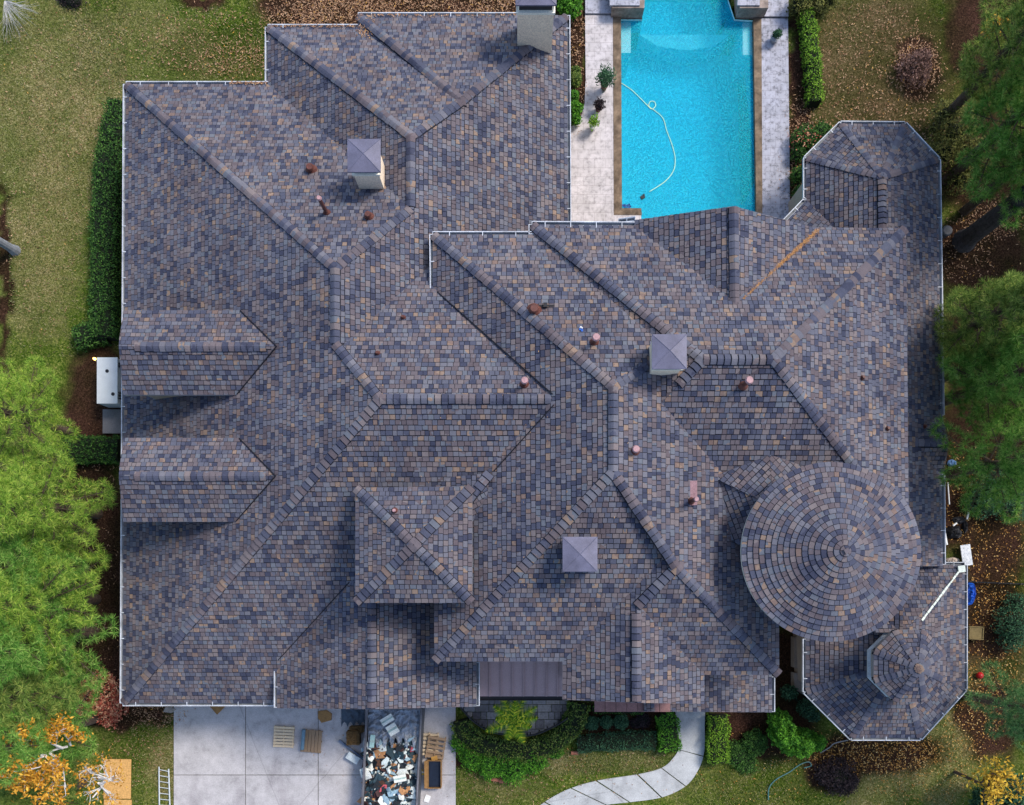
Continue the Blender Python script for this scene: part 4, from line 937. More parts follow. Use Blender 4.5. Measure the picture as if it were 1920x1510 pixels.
# palm
t = thing('palm_tree', 'small yellow-green palm standing in the courtyard', 'palm', W(962, 1360, 0))
c = W(962, 1352, 2.2); mb = MB(); mb.tube([(c.x, c.y, 0), (c.x, c.y, 1.2), (c.x, c.y, 2.1)], [.12, .09, .08], 8); mb.build('trunk', bark, t)
rng = random.Random(60)
for i in range(12):
    a = i*2.4+rng.random()*.4; L = rng.uniform(.8, 1.45); d = Vector((math.cos(a), math.sin(a), 0)); s = Vector((-d.y, d.x, 0)); mb = MB(); prev = None; drop = rng.uniform(.25, .8)
    for k in range(32):
        u = k/31; p = c+d*(L*u)+Vector((0, 0, .45*u-drop*u*u+(.3 if i > 9 else 0)*u)); ll = .38*math.sin(math.pi*min(1, .15+u*.85))**.7+.02
        for sg in (-1, 1):
            e = p+s*sg*ll*.8+d*ll*.45+Vector((0, 0, -.08-rng.random()*.08)); mb.add([p-d*.012, e, p+d*.034], [(0, 1, 2)])
        if prev is not None: mb.add([prev-s*.01, prev+s*.01, p+s*.008, p-s*.008], [(0, 1, 2, 3)])
        prev = p
    mb.build('frond', LM['palm'], t)
# potted plants on the left deck and one on the right
def pot(px, py, r, m, label, n, lr, z=.05, pc_=(.12, .05, .04), lh=.5):
    p = W(px, py, 0); t = thing('potted_plant', label, 'potted plant', (p.x, p.y, z), 'potted plants on the pool deck'); mb = MB()
    mb.tube([(p.x, p.y, z), (p.x, p.y, z+.3), (p.x, p.y, z+.32), (p.x, p.y, z+.26)], [r*.7, r, r*1.12, r*.9], 16); mb.build('pot', simple('pot_'+label[:4], pc_, .6, .15), t)
    rng = random.Random(int(px)); f = MB(); c = Vector((p.x, p.y, z+.35+lh*.4))
    for _ in range(n):
        d = Vector((rng.gauss(0, 1), rng.gauss(0, 1), abs(rng.gauss(0, 1)))).normalized(); nz = 1+.7*noise.noise((d.x*2+px, d.y*2, d.z*2)); k = rng.random()**.5*nz
        leafquad(f, c+Vector((d.x*lr*k, d.y*lr*k, d.z*lh*k)), .055*rng.uniform(.6, 1.3), rng, .7, .8)
    for i in range(7):
        a = i*.9; f.tube([(p.x, p.y, z+.25), (p.x+math.cos(a)*lr*.5, p.y+math.sin(a)*lr*.5, z+.35+lh*.6)], [.012, .006], 3)
    f.build('foliage', LM[m], t)
pot(1132, 168, .16, 'teal', 'tall leafy green potted plant on the left deck', 1300, .5, lh=.9); pot(1121, 208, .16, 'purple', 'dark brown withered potted plant on the left deck', 600, .28, lh=.3)
pot(1111, 243, .17, 'lime', 'light green potted plant in a white pot on the left deck', 380, .3, pc_=(.6, .6, .58)); pot(1450, 78, .22, 'teal', 'round potted shrub alone on the right deck', 520, .2, pc_=(.3, .32, .36), lh=.3)
pot(1410, 2, .2, 'dark', 'dark pot on the raised planter at the upper right of the pool', 300, .2, z=.83, pc_=(.02, .02, .03), lh=.2)

# ================================================================== TREES
def needlemat(name, a, b_, c, d): return island(name, [(0, a), (.35, b_), (.75, c), (1, d)], .65, blot=1.15, fine=9, clump=3.6, spec=.15, trans=.35)
NB = [needlemat('needles_bright', (.07, .17, .02), (.2, .38, .05), (.4, .58, .09), (.68, .78, .16)), needlemat('needles_green', (.04, .15, .02), (.12, .32, .05), (.27, .5, .1), (.5, .68, .18)),
      needlemat('needles_blue', (.035, .11, .035), (.1, .26, .09), (.22, .42, .15), (.42, .6, .24)), needlemat('needles_olive', (.04, .1, .02), (.14, .25, .05), (.3, .42, .09), (.55, .6, .16))]
def pine_mesh(seed, m, Rr=2.7, hh=12.0, z0=4.2, tufts=1.0):
    rng = random.Random(seed); nd = MB(); bt = MB(); tk = MB()
    tk.tube([(0, 0, 0), (.05, .03, hh*.35), (0, .06, hh*.7), (0, 0, hh-.3)], [.26, .2, .13, .03], 10)
    def tuft(p, d, s):
        d = d.normalized(); k = 58
        for _ in range(k):
            v = (Vector((rng.gauss(0, 1), rng.gauss(0, 1), rng.gauss(0, 1))).normalized()+d*.3); v.z = v.z*.85+.12; v.normalize()
            L = s*rng.uniform(.8, 1.05); w = v.cross(Vector((rng.gauss(0, 1), rng.gauss(0, 1), rng.gauss(0, 1)))).normalized()*.0085
            b0 = p+v*L*.06; nd.add([b0-w, b0+w, b0+v*L+w*.25, b0+v*L-w*.25], [(0, 1, 2, 3)])
    lev = 11
    for i in range(lev):
        t = i/(lev-1); z = z0+(hh-z0-.2)*t; Lm = Rr*(1-t**1.6*.88)*(.8+.2*math.sin(t*9+seed)); nb = 7 if t < .8 else 5; a0 = rng.random()*6.28
        for j in range(nb):
            a = a0+6.283*j/nb+rng.gauss(0, .2); L = Lm*rng.choice((.6, .85, 1.0, 1.18)); ph = rng.uniform(.12, .35)+t*.5
            d = Vector((math.cos(a)*math.cos(ph), math.sin(a)*math.cos(ph), math.sin(ph))); p0 = Vector((0, 0, z)); e = p0+d*L
            bt.tube([p0, p0+d*L*.5-Vector((0, 0, .06)), e], [.05, .03, .012], 4)
            s = Vector((-math.sin(a), math.cos(a), 0)); nt_ = max(3, int(L/.48*tufts))
            for k in range(nt_):
                u = .38+.62*(k+.5)/nt_; q = p0+d*L*u
                for sg in (-1, 1):
                    tw = .62*(1.1-u)+.14; tw *= rng.uniform(.5, 1.1)*min(1.2, L/1.6+.2); g = q+s*sg*tw+d*tw*.6+Vector((0, 0, rng.uniform(-.02, .16)))
                    bt.tube([q, g], [.012, .005], 3, cap=False); tuft(g, (s*sg+d*.7+Vector((0, 0, .4))), .29)
                    if tw > .4: tuft(q.lerp(g, .5), (s*sg+Vector((0, 0, .6))), .26)
            tuft(e, d, .31)
    tuft(Vector((0, 0, hh-.1)), Vector((0, 0, 1)), .32)
    root = bpy.data.objects.new('pine_tree', None); COL.objects.link(root); LOC[root.name] = Vector()
    a = tk.build('trunk', bark, root); b_ = bt.build('branches', bark, root); c_ = nd.build('crown', NB[m], root)
    return [root, [a, b_, c_]]
protos = [pine_mesh(1, 0, 3.0, 12.5, 4.5), pine_mesh(2, 1, 2.7, 11.5, 4), pine_mesh(3, 2, 2.9, 12, 4), pine_mesh(4, 3, 2.6, 10.5, 3.5)]
used = set()
def pine(px, py, z, k, sc, rot, label, group):
    p = W(px, py, z*.82); root, ch = protos[k]
    if k in used:
        r = root.copy(); COL.objects.link(r)
        for c_ in ch: d = c_.copy(); COL.objects.link(d); d.parent = r
    else: r = root; used.add(k)
    hgt = (12.5, 11.5, 12, 10.5)[k]; r.location = (p.x, p.y, 0); r.scale = (sc, sc, z/hgt); r.rotation_euler = (0, 0, rot); tag(r, label, 'pine tree', group)
GL = 'pines along the left edge'; GR = 'pines along the right edge'
pine(-70, 750, 10, 0, .92, .3, 'bright green pine nearest the white generator, top of the left row', GL)
pine(-30, 935, 11, 0, .98, 1.9, 'bright yellow-green pine level with the dark block hedge', GL)
pine(-30, 1070, 10, 1, .95, .9, 'mid green pine halfway down the left row', GL)
pine(-60, 1140, 12, 0, 1.0, 4.1, 'tall pine at the left edge, partly outside the frame', GL)
pine(-42, 1215, 11, 1, 1.05, 3.1, 'soft green pine left of the red-leaved shrub', GL)
pine(-20, 1320, 9.5, 3, 1.1, 2.2, 'olive green pine behind the orange-leaved tree', GL)
pine(2, 1408, 9.5, 1, 1.0, 5.2, 'green pine closest to the plywood sheet', GL)
pine(15, 1535, 7.5, 3, 1.0, 1.2, 'dark pine at the bottom left corner', GL)
pine(2000, -20, 12, 3, 1.0, .4, 'dark blue-green pine at the top right, left of its neighbour', GR); pine(2050, 90, 13, 1, 1.05, 2.3, 'dark blue-green pine against the right edge near the top', GR)
pine(2065, 190, 12, 1, .9, 1.1, 'bright pine at the right edge above the leaning dark trunk', GR)
pine(1935, 555, 11, 3, 1.0, .7, 'olive green pine below the dark trunk, beside the right wing', GR); pine(1990, 665, 12, 1, 1.0, 3.7, 'green pine at the right edge behind the olive one', GR)
pine(1908, 650, 9, 1, .62, 2.9, 'blue-green pine touching the low gable on the right', GR); pine(2012, 838, 12.5, 1, 1.0, 5.5, 'bright pine hanging over the blue and white scraps', GR)
pine(2040, 1365, 11, 2, .8, 1.6, 'blue-green pine at the lower right edge above the yellow tree', GR)
for i, (X_, Y_, h_, k_) in enumerate(((31, 20, 17, 2), (33, 14, 18, 3), (35, 9, 14, 2), (37, 3, 15, 1), (36, -3, 14, 2), (34, 25, 18, 3))):
    q = W(CX+X_*F/H, CY-Y_*F/H); root, ch = protos[k_]; r = root.copy(); COL.objects.link(r)
    for c_ in ch: d = c_.copy(); COL.objects.link(d); d.parent = r
    r.location = (X_, Y_, 0); r.scale = (1.25, 1.25, h_/(12.5, 11.5, 12, 10.5)[k_]); r.rotation_euler = (0, 0, i*1.3); tag(r, 'tall pine outside the frame beyond the right edge, '+('level with the octagonal wing', 'level with the dark trunk', 'level with the low gable', 'level with the round tower', 'level with the porch', 'farthest up beside the pool')[i], 'pine tree', 'tall pines beyond the right edge')
for k in range(4):
    if k not in used: bpy.data.objects.remove(protos[k][0])
# big dark trunk standing at the right
p = W(1808, 452, 0); t = thing('tall_pine', 'tall dark-barked pine trunk rising out of the right-hand trees', 'tree', (p.x, p.y, 0))
mb = MB(); mb.tube([(p.x, p.y, -.1), (p.x, p.y, .5), (p.x-.05, p.y, 4), (p.x+.05, p.y+.05, 9), (p.x, p.y, 16)], [.62, .45, .4, .36, .28], 14); mb.build('trunk', barkdark, t)
fo = MB(); rng = random.Random(77)
for i in range(14):
    a = rng.random()*6.28; L = rng.uniform(1.4, 2.6); z = rng.uniform(15.0, 17); e = Vector((p.x+math.cos(a)*L, p.y+math.sin(a)*L, z+.8)); fo.tube([(p.x, p.y, z-.6), e], [.07, .02], 5)
    for _ in range(220): leafquad(fo, e+Vector((rng.gauss(0, .5), rng.gauss(0, .5), rng.gauss(0, .35))), .1, rng, .9, .3)
fo.build('crown', NB[2], t)
p = W(28, 470, 0); t = thing('leaning_trunk', 'pale grey tree trunk entering at the left edge', 'tree', (p.x, p.y, 0))
mb = MB(); mb.tube([(p.x, p.y, -.1), (p.x-.02, p.y, .4), (p.x-.35, p.y+.15, 3), (p.x-1.1, p.y+.5, 7)], [.3, .2, .17, .12], 10); mb.build('trunk', simple('bark_grey', (.2, .22, .25), .9, .3, 5), t)
fo = MB()
for _ in range(1500): leafquad(fo, Vector((p.x-2.2+rng.gauss(0, .6), p.y+.6+rng.gauss(0, .8), 7.4+rng.gauss(0, .5))), .1, rng, .8, .7)
fo.build('crown', LM['dark'], t)
def broad(label, px, py, h, Rr, m, n, pale=True, seed=1, cat='tree', leafs=.1, lean=0):
    rng = random.Random(seed); p = W(px, py, h*.85); g0 = p.lerp(W(px, py, 0), lean); t = thing('broadleaf_tree', label, cat, (p.x, p.y, 0)); mb = MB(); fo = MB(); tips = []
    mb.tube([(g0.x, g0.y, -.1), (lerp(g0.x, p.x, .7), lerp(g0.y, p.y, .7), h*.4), (p.x, p.y+.05, h*.6)], [.09, .07, .05], 8)
    def br(q, d, L, r, dep):
        pts = [q]; 
        for _ in range(3): d = (d+Vector((rng.gauss(0, .22), rng.gauss(0, .22), rng.gauss(0, .1)))).normalized(); pts.append(pts[-1]+d*L/3)
        mb.tube(pts, [r, r*.85, r*.7, r*.55], 5)
        if dep == 0: tips.append(pts[-1]); tips.append(pts[-2]); return
        for _ in range(rng.choice((2, 3))): br(rng.choice(pts[1:]), (d+Vector((rng.gauss(0, .6), rng.gauss(0, .6), rng.gauss(.1, .25)))).normalized(), L*.68, r*.55, dep-1)
    for i in range(6):
        a = i*1.05+rng.random()*.5; br(Vector((p.x, p.y, h*rng.uniform(.4, .6))), Vector((math.cos(a), math.sin(a), .75)).normalized(), Rr*.62, .055, 3)
    mb.build('trunk', barkpale if pale else bark, t)
    for _ in range(n):
        q = rng.choice(tips); leafquad(fo, q+Vector((rng.gauss(0, .16), rng.gauss(0, .16), rng.gauss(0, .1))), leafs*rng.uniform(.6, 1.2), rng, .7, .8)
    fo.build('crown', LM[m], t)
broad('orange-leaved tree with white branches at the bottom left corner', -6, 1452, 12, 2.0, 'orange', 2600, seed=5, lean=.5)
broad('thin pale-branched tree with few orange leaves near the plywood sheet', 128, 1500, 9.8, 1.3, 'orange', 420, seed=8, leafs=.08, lean=.62)
broad('green and yellow maple at the bottom right corner', 1905, 1500, 6, 1.3, 'yellow', 800, pale=False, seed=9, leafs=.11)
bush('dark green undergrowth beneath the yellow maple', [(1880, 1495, 42, 2.2, .8), (1850, 1505, 26, 2, .7), (1912, 1480, 26, 2, .7)], 'teal', 4200, .11, seed=45, corek=.5)
bush('orange-tipped undergrowth below the right pines', [(1865, 50, 22, 3, .5)], 'orange', 160, .1, seed=46, corek=0)

# ================================================================== THINGS ON THE GROUND
wood = island('pallet_wood', [(0, (.46, .34, .2)), (.5, (.64, .51, .34)), (1, (.78, .67, .5))], .85); woodb = island('pallet_wood_brown', [(0, (.16, .1, .065)), (.5, (.28, .19, .12)), (1, (.42, .31, .2))], .85)
def pallet(px, py, w, d, rz, m, label, nb=7, z=.05, gap=.3):
    p = W(px, py, z+.1); t = thing('pallet', label, 'pallet', (p.x, p.y, z), 'wooden pallets on the driveway'); cs, sn = math.cos(rz), math.sin(rz)
    def at(x, y): return (p.x+x*cs-y*sn, p.y+x*sn+y*cs)
    for i in range(3):
        mb = MB(); q = at((i-1)*(w/2-.05), 0); mb.box((q[0], q[1], z+.065), (.06, d, .09), rz); mb.build('stringer', m, t)
    for lv, n_ in ((.125, nb), (.012, 3)):
        for i in range(n_):
            bw = d/n_*(1-gap) if lv > .1 else .1; mb = MB(); q = at(0, -d/2+d/n_*(i+.5)); mb.box((q[0], q[1], z+lv), (w, bw, .022), rz+random.Random(i).gauss(0, .008)); mb.build('board', m, t)
pallet(532, 1382, 1.0, 1.06, -.05, wood, 'pale new pallet lying on its own, left one', 7)
pallet(584, 1390, 1.1, 1.0, -.08+math.pi/2, woodb, 'brown pallet with a blue roll lying on it', 6, gap=.12)
r0 = W(569, 1386, .2); mb = MB(); mb.tube([r0+Vector((-.02, -.48, .16)), r0+Vector((.06, .5, .16))], .09, 14); tag(mb.build('membrane_roll', simple('roll_blue', (.12, .22, .3), .5, .15), None, loc=r0, smooth=False), 'grey-blue roll of roofing membrane on the brown pallet', 'roll')
pallet(804, 1396, .95, 1.15, -.05, wood, 'pale pallet leaning in the stack right of the dumpster, lower', 6, gap=.4); pallet(817, 1402, .9, 1.15, -.16, woodb, 'weathered pallet on top of the stack right of the dumpster', 5, z=.2, gap=.5)
# plywood
osb = island('osb_board', [(0, (.56, .31, .1)), (1, (.64, .38, .14))], .8, fine=12)
for i, (x0, y0, x1, y1, lb) in enumerate(((194, 1424, 245, 1498, 'orange plywood sheet lying on the grass left of the driveway'), (194, 1500, 246, 1560, 'second plywood sheet, cut by the bottom of the frame'))):
    a, b_ = W(x0, y0, .1), W(x1, y1, .1); mb = MB(); mb.box(((a.x+b_.x)/2, (a.y+b_.y)/2, .06), (b_.x-a.x, a.y-b_.y, .04), -.01); tag(mb.build('plywood_sheet', osb, None, loc=((a.x+b_.x)/2, (a.y+b_.y)/2, .04)), lb, 'plywood')
# ladder
t = thing('ladder', 'aluminium ladder lying on the grass beside the driveway', 'ladder', W(307, 1480, 0)); alu = simple('aluminium', (.55, .6, .62), .35, .1)
a0, a1 = W(298, 1438, .1), W(299, 1560, .1); b0, b1 = W(316, 1442, .1), W(320, 1560, .1)
for a, b_ in ((a0, a1), (b0, b1)): mb = MB(); mb.tube([a, b_], .035, 4); mb.build('rail', alu, t)
for i in range(11): mb = MB(); f = (i+.45)/11; mb.tube([a0.lerp(a1, f), b0.lerp(b1, f)], .022, 5); mb.build('rung', alu, t)
# cardboard, bundles
kraft = simple('cardboard', (.3, .17, .065), .85, .2, 6); hay = island('shingle_scrap', [(0, (.05, .03, .015)), (.5, (.14, .085, .035)), (1, (.26, .17, .08))], .9)
mb = MB(); q = pw([(389, 1318), (426, 1322), (408, 1340)]); mb.prism(q, .055, .085); tag(mb.build('cardboard_sheet', kraft, None, loc=W(407, 1325, .05)), 'triangular corner of brown cardboard poking out under the eave', 'cardboard')
mb = MB(); mb.prism(pw([(598, 1333), (613, 1331), (623, 1338), (622, 1350), (604, 1355), (597, 1346)]), .055, .12); tag(mb.build('paper_bag', kraft, None, loc=W(610, 1342, .05)), 'crumpled brown paper bag on the concrete near the eave', 'paper bag')
def pile(name, label, px, py, w, d, h, m, n, seed, s=.06, cat='bundle'):
    p = W(px, py, h); rng = random.Random(seed); t = thing(name, label, cat, (p.x, p.y, .05)); mb = MB(); mb.box((p.x, p.y, .05+h/2), (w, d, h), .05); mb.build('body', m, t)
    mb = MB()
    for _ in range(n): leafquad(mb, Vector((p.x+rng.uniform(-w, w)/2, p.y+rng.uniform(-d, d)/2, .06+h+rng.random()*.03)), s, rng, .5, .3)
    mb.build('strands', m, t)
pile('straw_bale', 'square brown bundle at the left side of the dumpster', 662, 1384, .62, .66, .5, hay, 500, 1); pile('straw_bale', 'darker brown bundle tucked behind the square one', 669, 1368, .7, .3, .38, hay, 260, 2)
# dumpster
zr = 1.35; t = thing('dumpster', 'open dark dumpster filled with torn-off roofing rubbish', 'dumpster', W(737, 1440, 0)); steel = simple('dumpster_steel', (.07, .075, .09), .6, .3, 3)
A, B, C_, D_ = W(688, 1329, zr), W(790, 1329, zr), W(778, 1570, zr), W(676, 1570, zr)
for a, b_ in ((A, B), (B, C_), (C_, D_), (D_, A)):
    mb = MB(); d = (b_-a).normalized(); s = Vector((-d.y, d.x, 0))*.05; vs = [a-s, b_-s, b_+s, a+s]; vs = [Vector((v.x, v.y, zr)) for v in vs]+[Vector((v.x, v.y, .1)) for v in vs]
    mb.add(vs, [(0, 1, 2, 3), (0, 4, 5, 1), (1, 5, 6, 2), (2, 6, 7, 3), (3, 7, 4, 0), (7, 6, 5, 4)]); mb.build('side', steel, t)
    mb = MB(); mb.tube([a, b_], .06, 5); mb.build('rim', simple('rim_steel', (.13, .13, .15), .5, .3), t)
mb = MB(); mb.prism([(v.x, v.y) for v in (A, B, C_, D_)], .06, .6); mb.build('floor', steel, t)
# black plastic sheet in dumpster
nx_, ny_ = 90, 60; mb = MB(); vs = []
for j in range(ny_):
    for i in range(nx_):
        px = 690+98*i/(nx_-1); py = 1329+(64+10*math.sin(i*.5))*j/(ny_-1); z = 1.05+.12*noise.noise((px*.05, py*.11, 1))+.3*abs(noise.noise((px*.09+py*.08, py*.06-px*.04, 4)))+.12*abs(noise.noise((px*.3, py*.22, 9)))
        vs.append(W(px, py, z))
mb.add(vs, [(j*nx_+i, (j+1)*nx_+i, (j+1)*nx_+i+1, j*nx_+i+1) for j in range(ny_-1) for i in range(nx_-1)])
m, nt, b = mat('plastic_sheet_dark', .32, 0, .6); b.inputs['Base Color'].default_value = (.24, .28, .34, 1)
tag(mb.build('plastic_sheet', m, None, loc=W(738, 1360, 1.0), smooth=True), 'wrinkled dark plastic sheet over the top end of the dumpster load', 'plastic sheet')
rub = island('rubbish', [(0, (.012, .018, .025)), (.2, (.02, .045, .06)), (.38, (.06, .03, .03)), (.48, (.03, .06, .08)), (.64, (.62, .7, .68)), (.72, (.72, .76, .72)), (.82, (.28, .42, .5)), (.88, (.42, .22, .1)), (.94, (.09, .045, .03)), (.975, (.5, .1, .12)), (.99, (.1, .2, .4))], .7, interp='CONSTANT', fine=18)
mb = MB(); rng = random.Random(91)
for i in range(800):
    py = rng.uniform(1384, 1560); xl_ = lerp(690, 680, (py-1329)/230); px = rng.uniform(xl_, xl_+90); z = .92+.25*noise.noise((px*.04, py*.04, 2))+rng.random()*.15; p = W(px, py, z); s = rng.choice((.04, .06, .09, .14, .22, .34))*rng.uniform(.7, 1.15)
    a = rng.random()*6.28; k = rng.choice((4, 5, 6)); n = Vector((rng.gauss(0, .35), rng.gauss(0, .35), 1)).normalized(); u = Vector((math.cos(a), math.sin(a), 0)); u = (u-n*u.dot(n)).normalized(); v_ = n.cross(u); el_ = rng.uniform(.4, 1)
    ring = [p+u*s*math.cos(6.283*j/k)*rng.uniform(.7, 1.3)+v_*s*el_*math.sin(6.283*j/k)*rng.uniform(.7, 1.3)+n*rng.gauss(0, .02) for j in range(k)]; cen = p+n*rng.uniform(0, .05)
    mb.add(ring+[cen]+[q-n*.03 for q in ring], [(j, (j+1) % k, k) for j in range(k)]+[(j, j+k+1, (j+1) % k+k+1, (j+1) % k) for j in range(k)])
q_ = [(682, 1384), (786, 1384), (780, 1560), (676, 1560)]; mb.add([W(x, y, .86) for x, y in q_], [(3, 2, 1, 0)])
tag(mb.build('rubbish_heap', rub), 'torn paper, shingle and wrapper rubbish filling the dumpster', 'rubbish', None, 'stuff')
for px, py, w, d, rz, lb in ((726, 1350, .62, .34, .55, 'striped white foam board on the dark sheet, upper one'), (736, 1368, .5, .5, .55, 'white foam board on the dark sheet, lower one'), (750, 1460, .6, .32, .2, 'white board sticking out of the rubbish lower down'), (698, 1390, .22, .6, -.1, 'pale green strip of board at the left of the rubbish')):
    p = W(px, py, 1.32); mb = MB(); mb.box(p, (w, d, .05), rz); mb.box(p+Vector((0, 0, .03)), (w*.96, d*.2, .02), rz, 1)
    tag(mb.build('foam_board', [simple('foam_white', (.75, .78, .72), .7, .06) if px != 698 else simple('foam_green', (.35, .55, .52), .7, .06), simple('foam_line', (.35, .48, .45), .7)], None, loc=p), lb, 'board')
# left of the dumpster
vs = []; mb = MB()
for j in range(16):
    for i in range(16): px = 640+44*i/15; py = 1322+42*j/15*(1-.25*abs(math.sin(i*.8))); vs.append(W(px, py, .08+.16*abs(noise.noise((px*.12, py*.1, 2)))))
mb.add(vs, [(j*16+i, (j+1)*16+i, (j+1)*16+i+1, j*16+i+1) for j in range(15) for i in range(15)])
tag(mb.build('tarp', simple('tarp_grey', (.06, .09, .13), .5, .2), None, loc=W(660, 1340, .05), smooth=True), 'crumpled dark grey-blue tarp on the concrete under the eave', 'tarp')
mb = MB(); mb.tube([W(636, 1388, .2), W(682, 1424, .25)], .07, 6); tag(mb.build('pole', simple('pole_blue', (.1, .14, .22), .5), None, loc=W(660, 1406, .1)), 'dark blue pole lying diagonally beside the dumpster', 'pole')
p = W(662, 1421, .3); mb = MB(); mb.box((p.x, p.y, .2), (.6, .32, .26), -.55); t = thing('cooler_box', 'white plastic box with rounded lid beside the dumpster', 'box', (p.x, p.y, .05)); mb.build('body', M['white'], t); mb = MB(); mb.box((p.x, p.y, .35), (.64, .36, .05), -.55); mb.build('lid', simple('lid_white', (.6, .68, .7), .4), t)
# right of the dumpster
p = W(814, 1452, .4); t = thing('cardboard_box', 'long brown cardboard box with a black lining right of the dumpster', 'box', (p.x, p.y, .05)); w, d = .68, 1.34
for dx, dy, sx, sy, m_, nm in ((-w/2-.05, 0, .16, d, kraft, 'flap'), (w/2, 0, .03, d, kraft, 'side'), (0, d/2, w, .03, kraft, 'side'), (0, -d/2, w, .03, kraft, 'side'), (-w/2+.05, 0, .03, d, kraft, 'side')):
    mb = MB(); mb.box((p.x+dx, p.y+dy, .27 if nm == 'side' else .47), (sx, sy, .44 if nm == 'side' else .02)); mb.build(nm, m_, t)
mb = MB(); mb.box((p.x+.03, p.y, .2), (w-.1, d-.04, .2)); mb.build('lining', simple('lining_black', (.012, .02, .04), .4), t)
mb = MB(); mb.box((p.x+.02, p.y+d/2+.12, .46), (.3, .2, .02), .3); mb.build('flap', simple('flap_orange', (.42, .22, .05), .8), t)
p = W(801, 1498, .1); mb = MB(); mb.box((p.x, p.y, .08), (.26, .34, .05), -.35); tag(mb.build('paper_sheet', M['white'], None, loc=(p.x, p.y, .05)), 'white rectangular board lying on the concrete near the bottom edge', 'board')
p = W(796, 1449, .1); mb = MB(); rng = random.Random(2)
for i in range(10): mb.box((p.x+rng.gauss(0, .07), p.y+rng.gauss(0, .07), .1+rng.random()*.05), (.14, .08, .04), rng.random()*3, i % 2)
tag(mb.build('wrapper', [simple('wrap_yellow', (.6, .45, .05), .6), M['white']], None, loc=(p.x, p.y, .05)), 'crumpled yellow and white wrapper by the cardboard box', 'litter')
# generator
za = 1.25; a = W(182, 671, za); b_ = W(219, 756, za); t = thing('generator', 'white standby generator cabinet beside the left wall', 'generator', ((a.x+b_.x)/2, (a.y+b_.y)/2, 0))
cx_, cy_ = (a.x+b_.x)/2, (a.y+b_.y)/2; mb = MB(); mb.box((cx_, cy_, .62), (b_.x-a.x, a.y-b_.y, 1.1)); mb.build('cabinet', simple('cabinet_white', (.5, .55, .6), .5, .05), t)
mb = MB(); mb.box((cx_, cy_, 1.2), (b_.x-a.x+.04, a.y-b_.y+.04, .06)); mb.build('lid', simple('cabinet_lid', (.55, .6, .63), .45, .05, fine=70), t)
for dx, dy in ((0, .45), (.28, -.65)): mb = MB(); mb.cyl((cx_+dx, cy_+dy), .085, .085, 1.21, 1.245, 16); mb.build('knob', M['black'], t)
for dy in (.85, .72, -.55, -.68, -.82): mb = MB(); mb.box((b_.x+.05, cy_+dy, .95), (.08, .05, .4)); mb.build('vent_slat', M['dark'], t)
mb = MB(); mb.box((b_.x+.18, cy_-.02, .5), (.36, a.y-b_.y+.1, .5)); mb.build('base', simple('cabinet_base', (.4, .45, .5), .5), t)
a = W(193, 768, .1); b_ = W(236, 813, .1); mb = MB(); mb.box(((a.x+b_.x)/2, (a.y+b_.y)/2, .06), (b_.x-a.x, a.y-b_.y, .14)); tag(mb.build('concrete_pad', concrete('pad_concrete', (.16, .16, .17)), None, loc=((a.x+b_.x)/2, (a.y+b_.y)/2, 0)), 'small grey concrete pad below the generator', 'concrete pad')
# garden lamp, lit
p = W(177, 673, .4); t = thing('garden_lamp', 'small lit amber garden lamp at the corner of the generator', 'lamp', (p.x, p.y, 0)); mb = MB(); mb.cyl((p.x, p.y), .02, .02, 0, .36, 8); mb.build('post', M['black'], t)
m, nt, b = mat('lamp_glow', .5); b.inputs['Base Color'].default_value = (.9, .4, .08, 1); b.inputs['Emission Color'].default_value = (1, .45, .1, 1); b.inputs['Emission Strength'].default_value = 6
mb = MB(); mb.cyl((p.x, p.y), .07, .05, .36, .46, 12); mb.build('lamp_head', m, t)
# edging bricks
brick = simple('edging_brick', (.33, .13, .08), .9, .3, 8)
for x, y, rz, lb in ((1078, 1412, 0, 'red edging brick at the end of the low hedge'), (928, 1462, -.15, 'left of two red edging bricks below the bright shrubs'), (943, 1466, -.1, 'right of two red edging bricks below the bright shrubs')):
    p = W(x, y, .05); mb = MB(); mb.box((p.x, p.y, .05), (.38, .15, .1), rz); tag(mb.build('edging_brick', brick, None, loc=(p.x, p.y, 0)), lb, 'brick', 'red edging bricks')
p = W(318, 1331, .1); mb = MB(); mb.prism([(p.x-.3, p.y-.1), (p.x+.1, p.y-.16), (p.x+.3, p.y), (p.x+.1, p.y+.14), (p.x-.2, p.y+.12)], 0, .14); tag(mb.build('stone', simple('stone_grey', (.32, .29, .26), .9, .3, 6), None, loc=(p.x, p.y, 0)), 'pale flat stone beside the red-leaved shrub', 'stone')
# garden hose on the right-hand lawn
mb = MB(); mb.tube(curve([W(x, y, .06) for x, y in ((1441, 1500), (1442, 1478), (1455, 1462), (1480, 1448), (1500, 1434), (1516, 1429), (1521, 1436), (1508, 1440))]), .028, 5)
tag(mb.build('garden_hose', simple('hose_teal', (.07, .19, .19), .5), None, loc=W(1480, 1450, 0)), 'thin teal garden hose curling over the right-hand lawn', 'hose')
mb = MB(); mb.tube(curve([W(x, y, .06) for x, y in ((1538, 1412), (1555, 1402), (1565, 1394), (1590, 1388))]), .03, 5); tag(mb.build('downspout_pipe', simple('pipe_grey', (.3, .3, .3), .6), None, loc=W(1560, 1400, 0)), 'thin grey drain pipe running out from the porch corner', 'pipe')
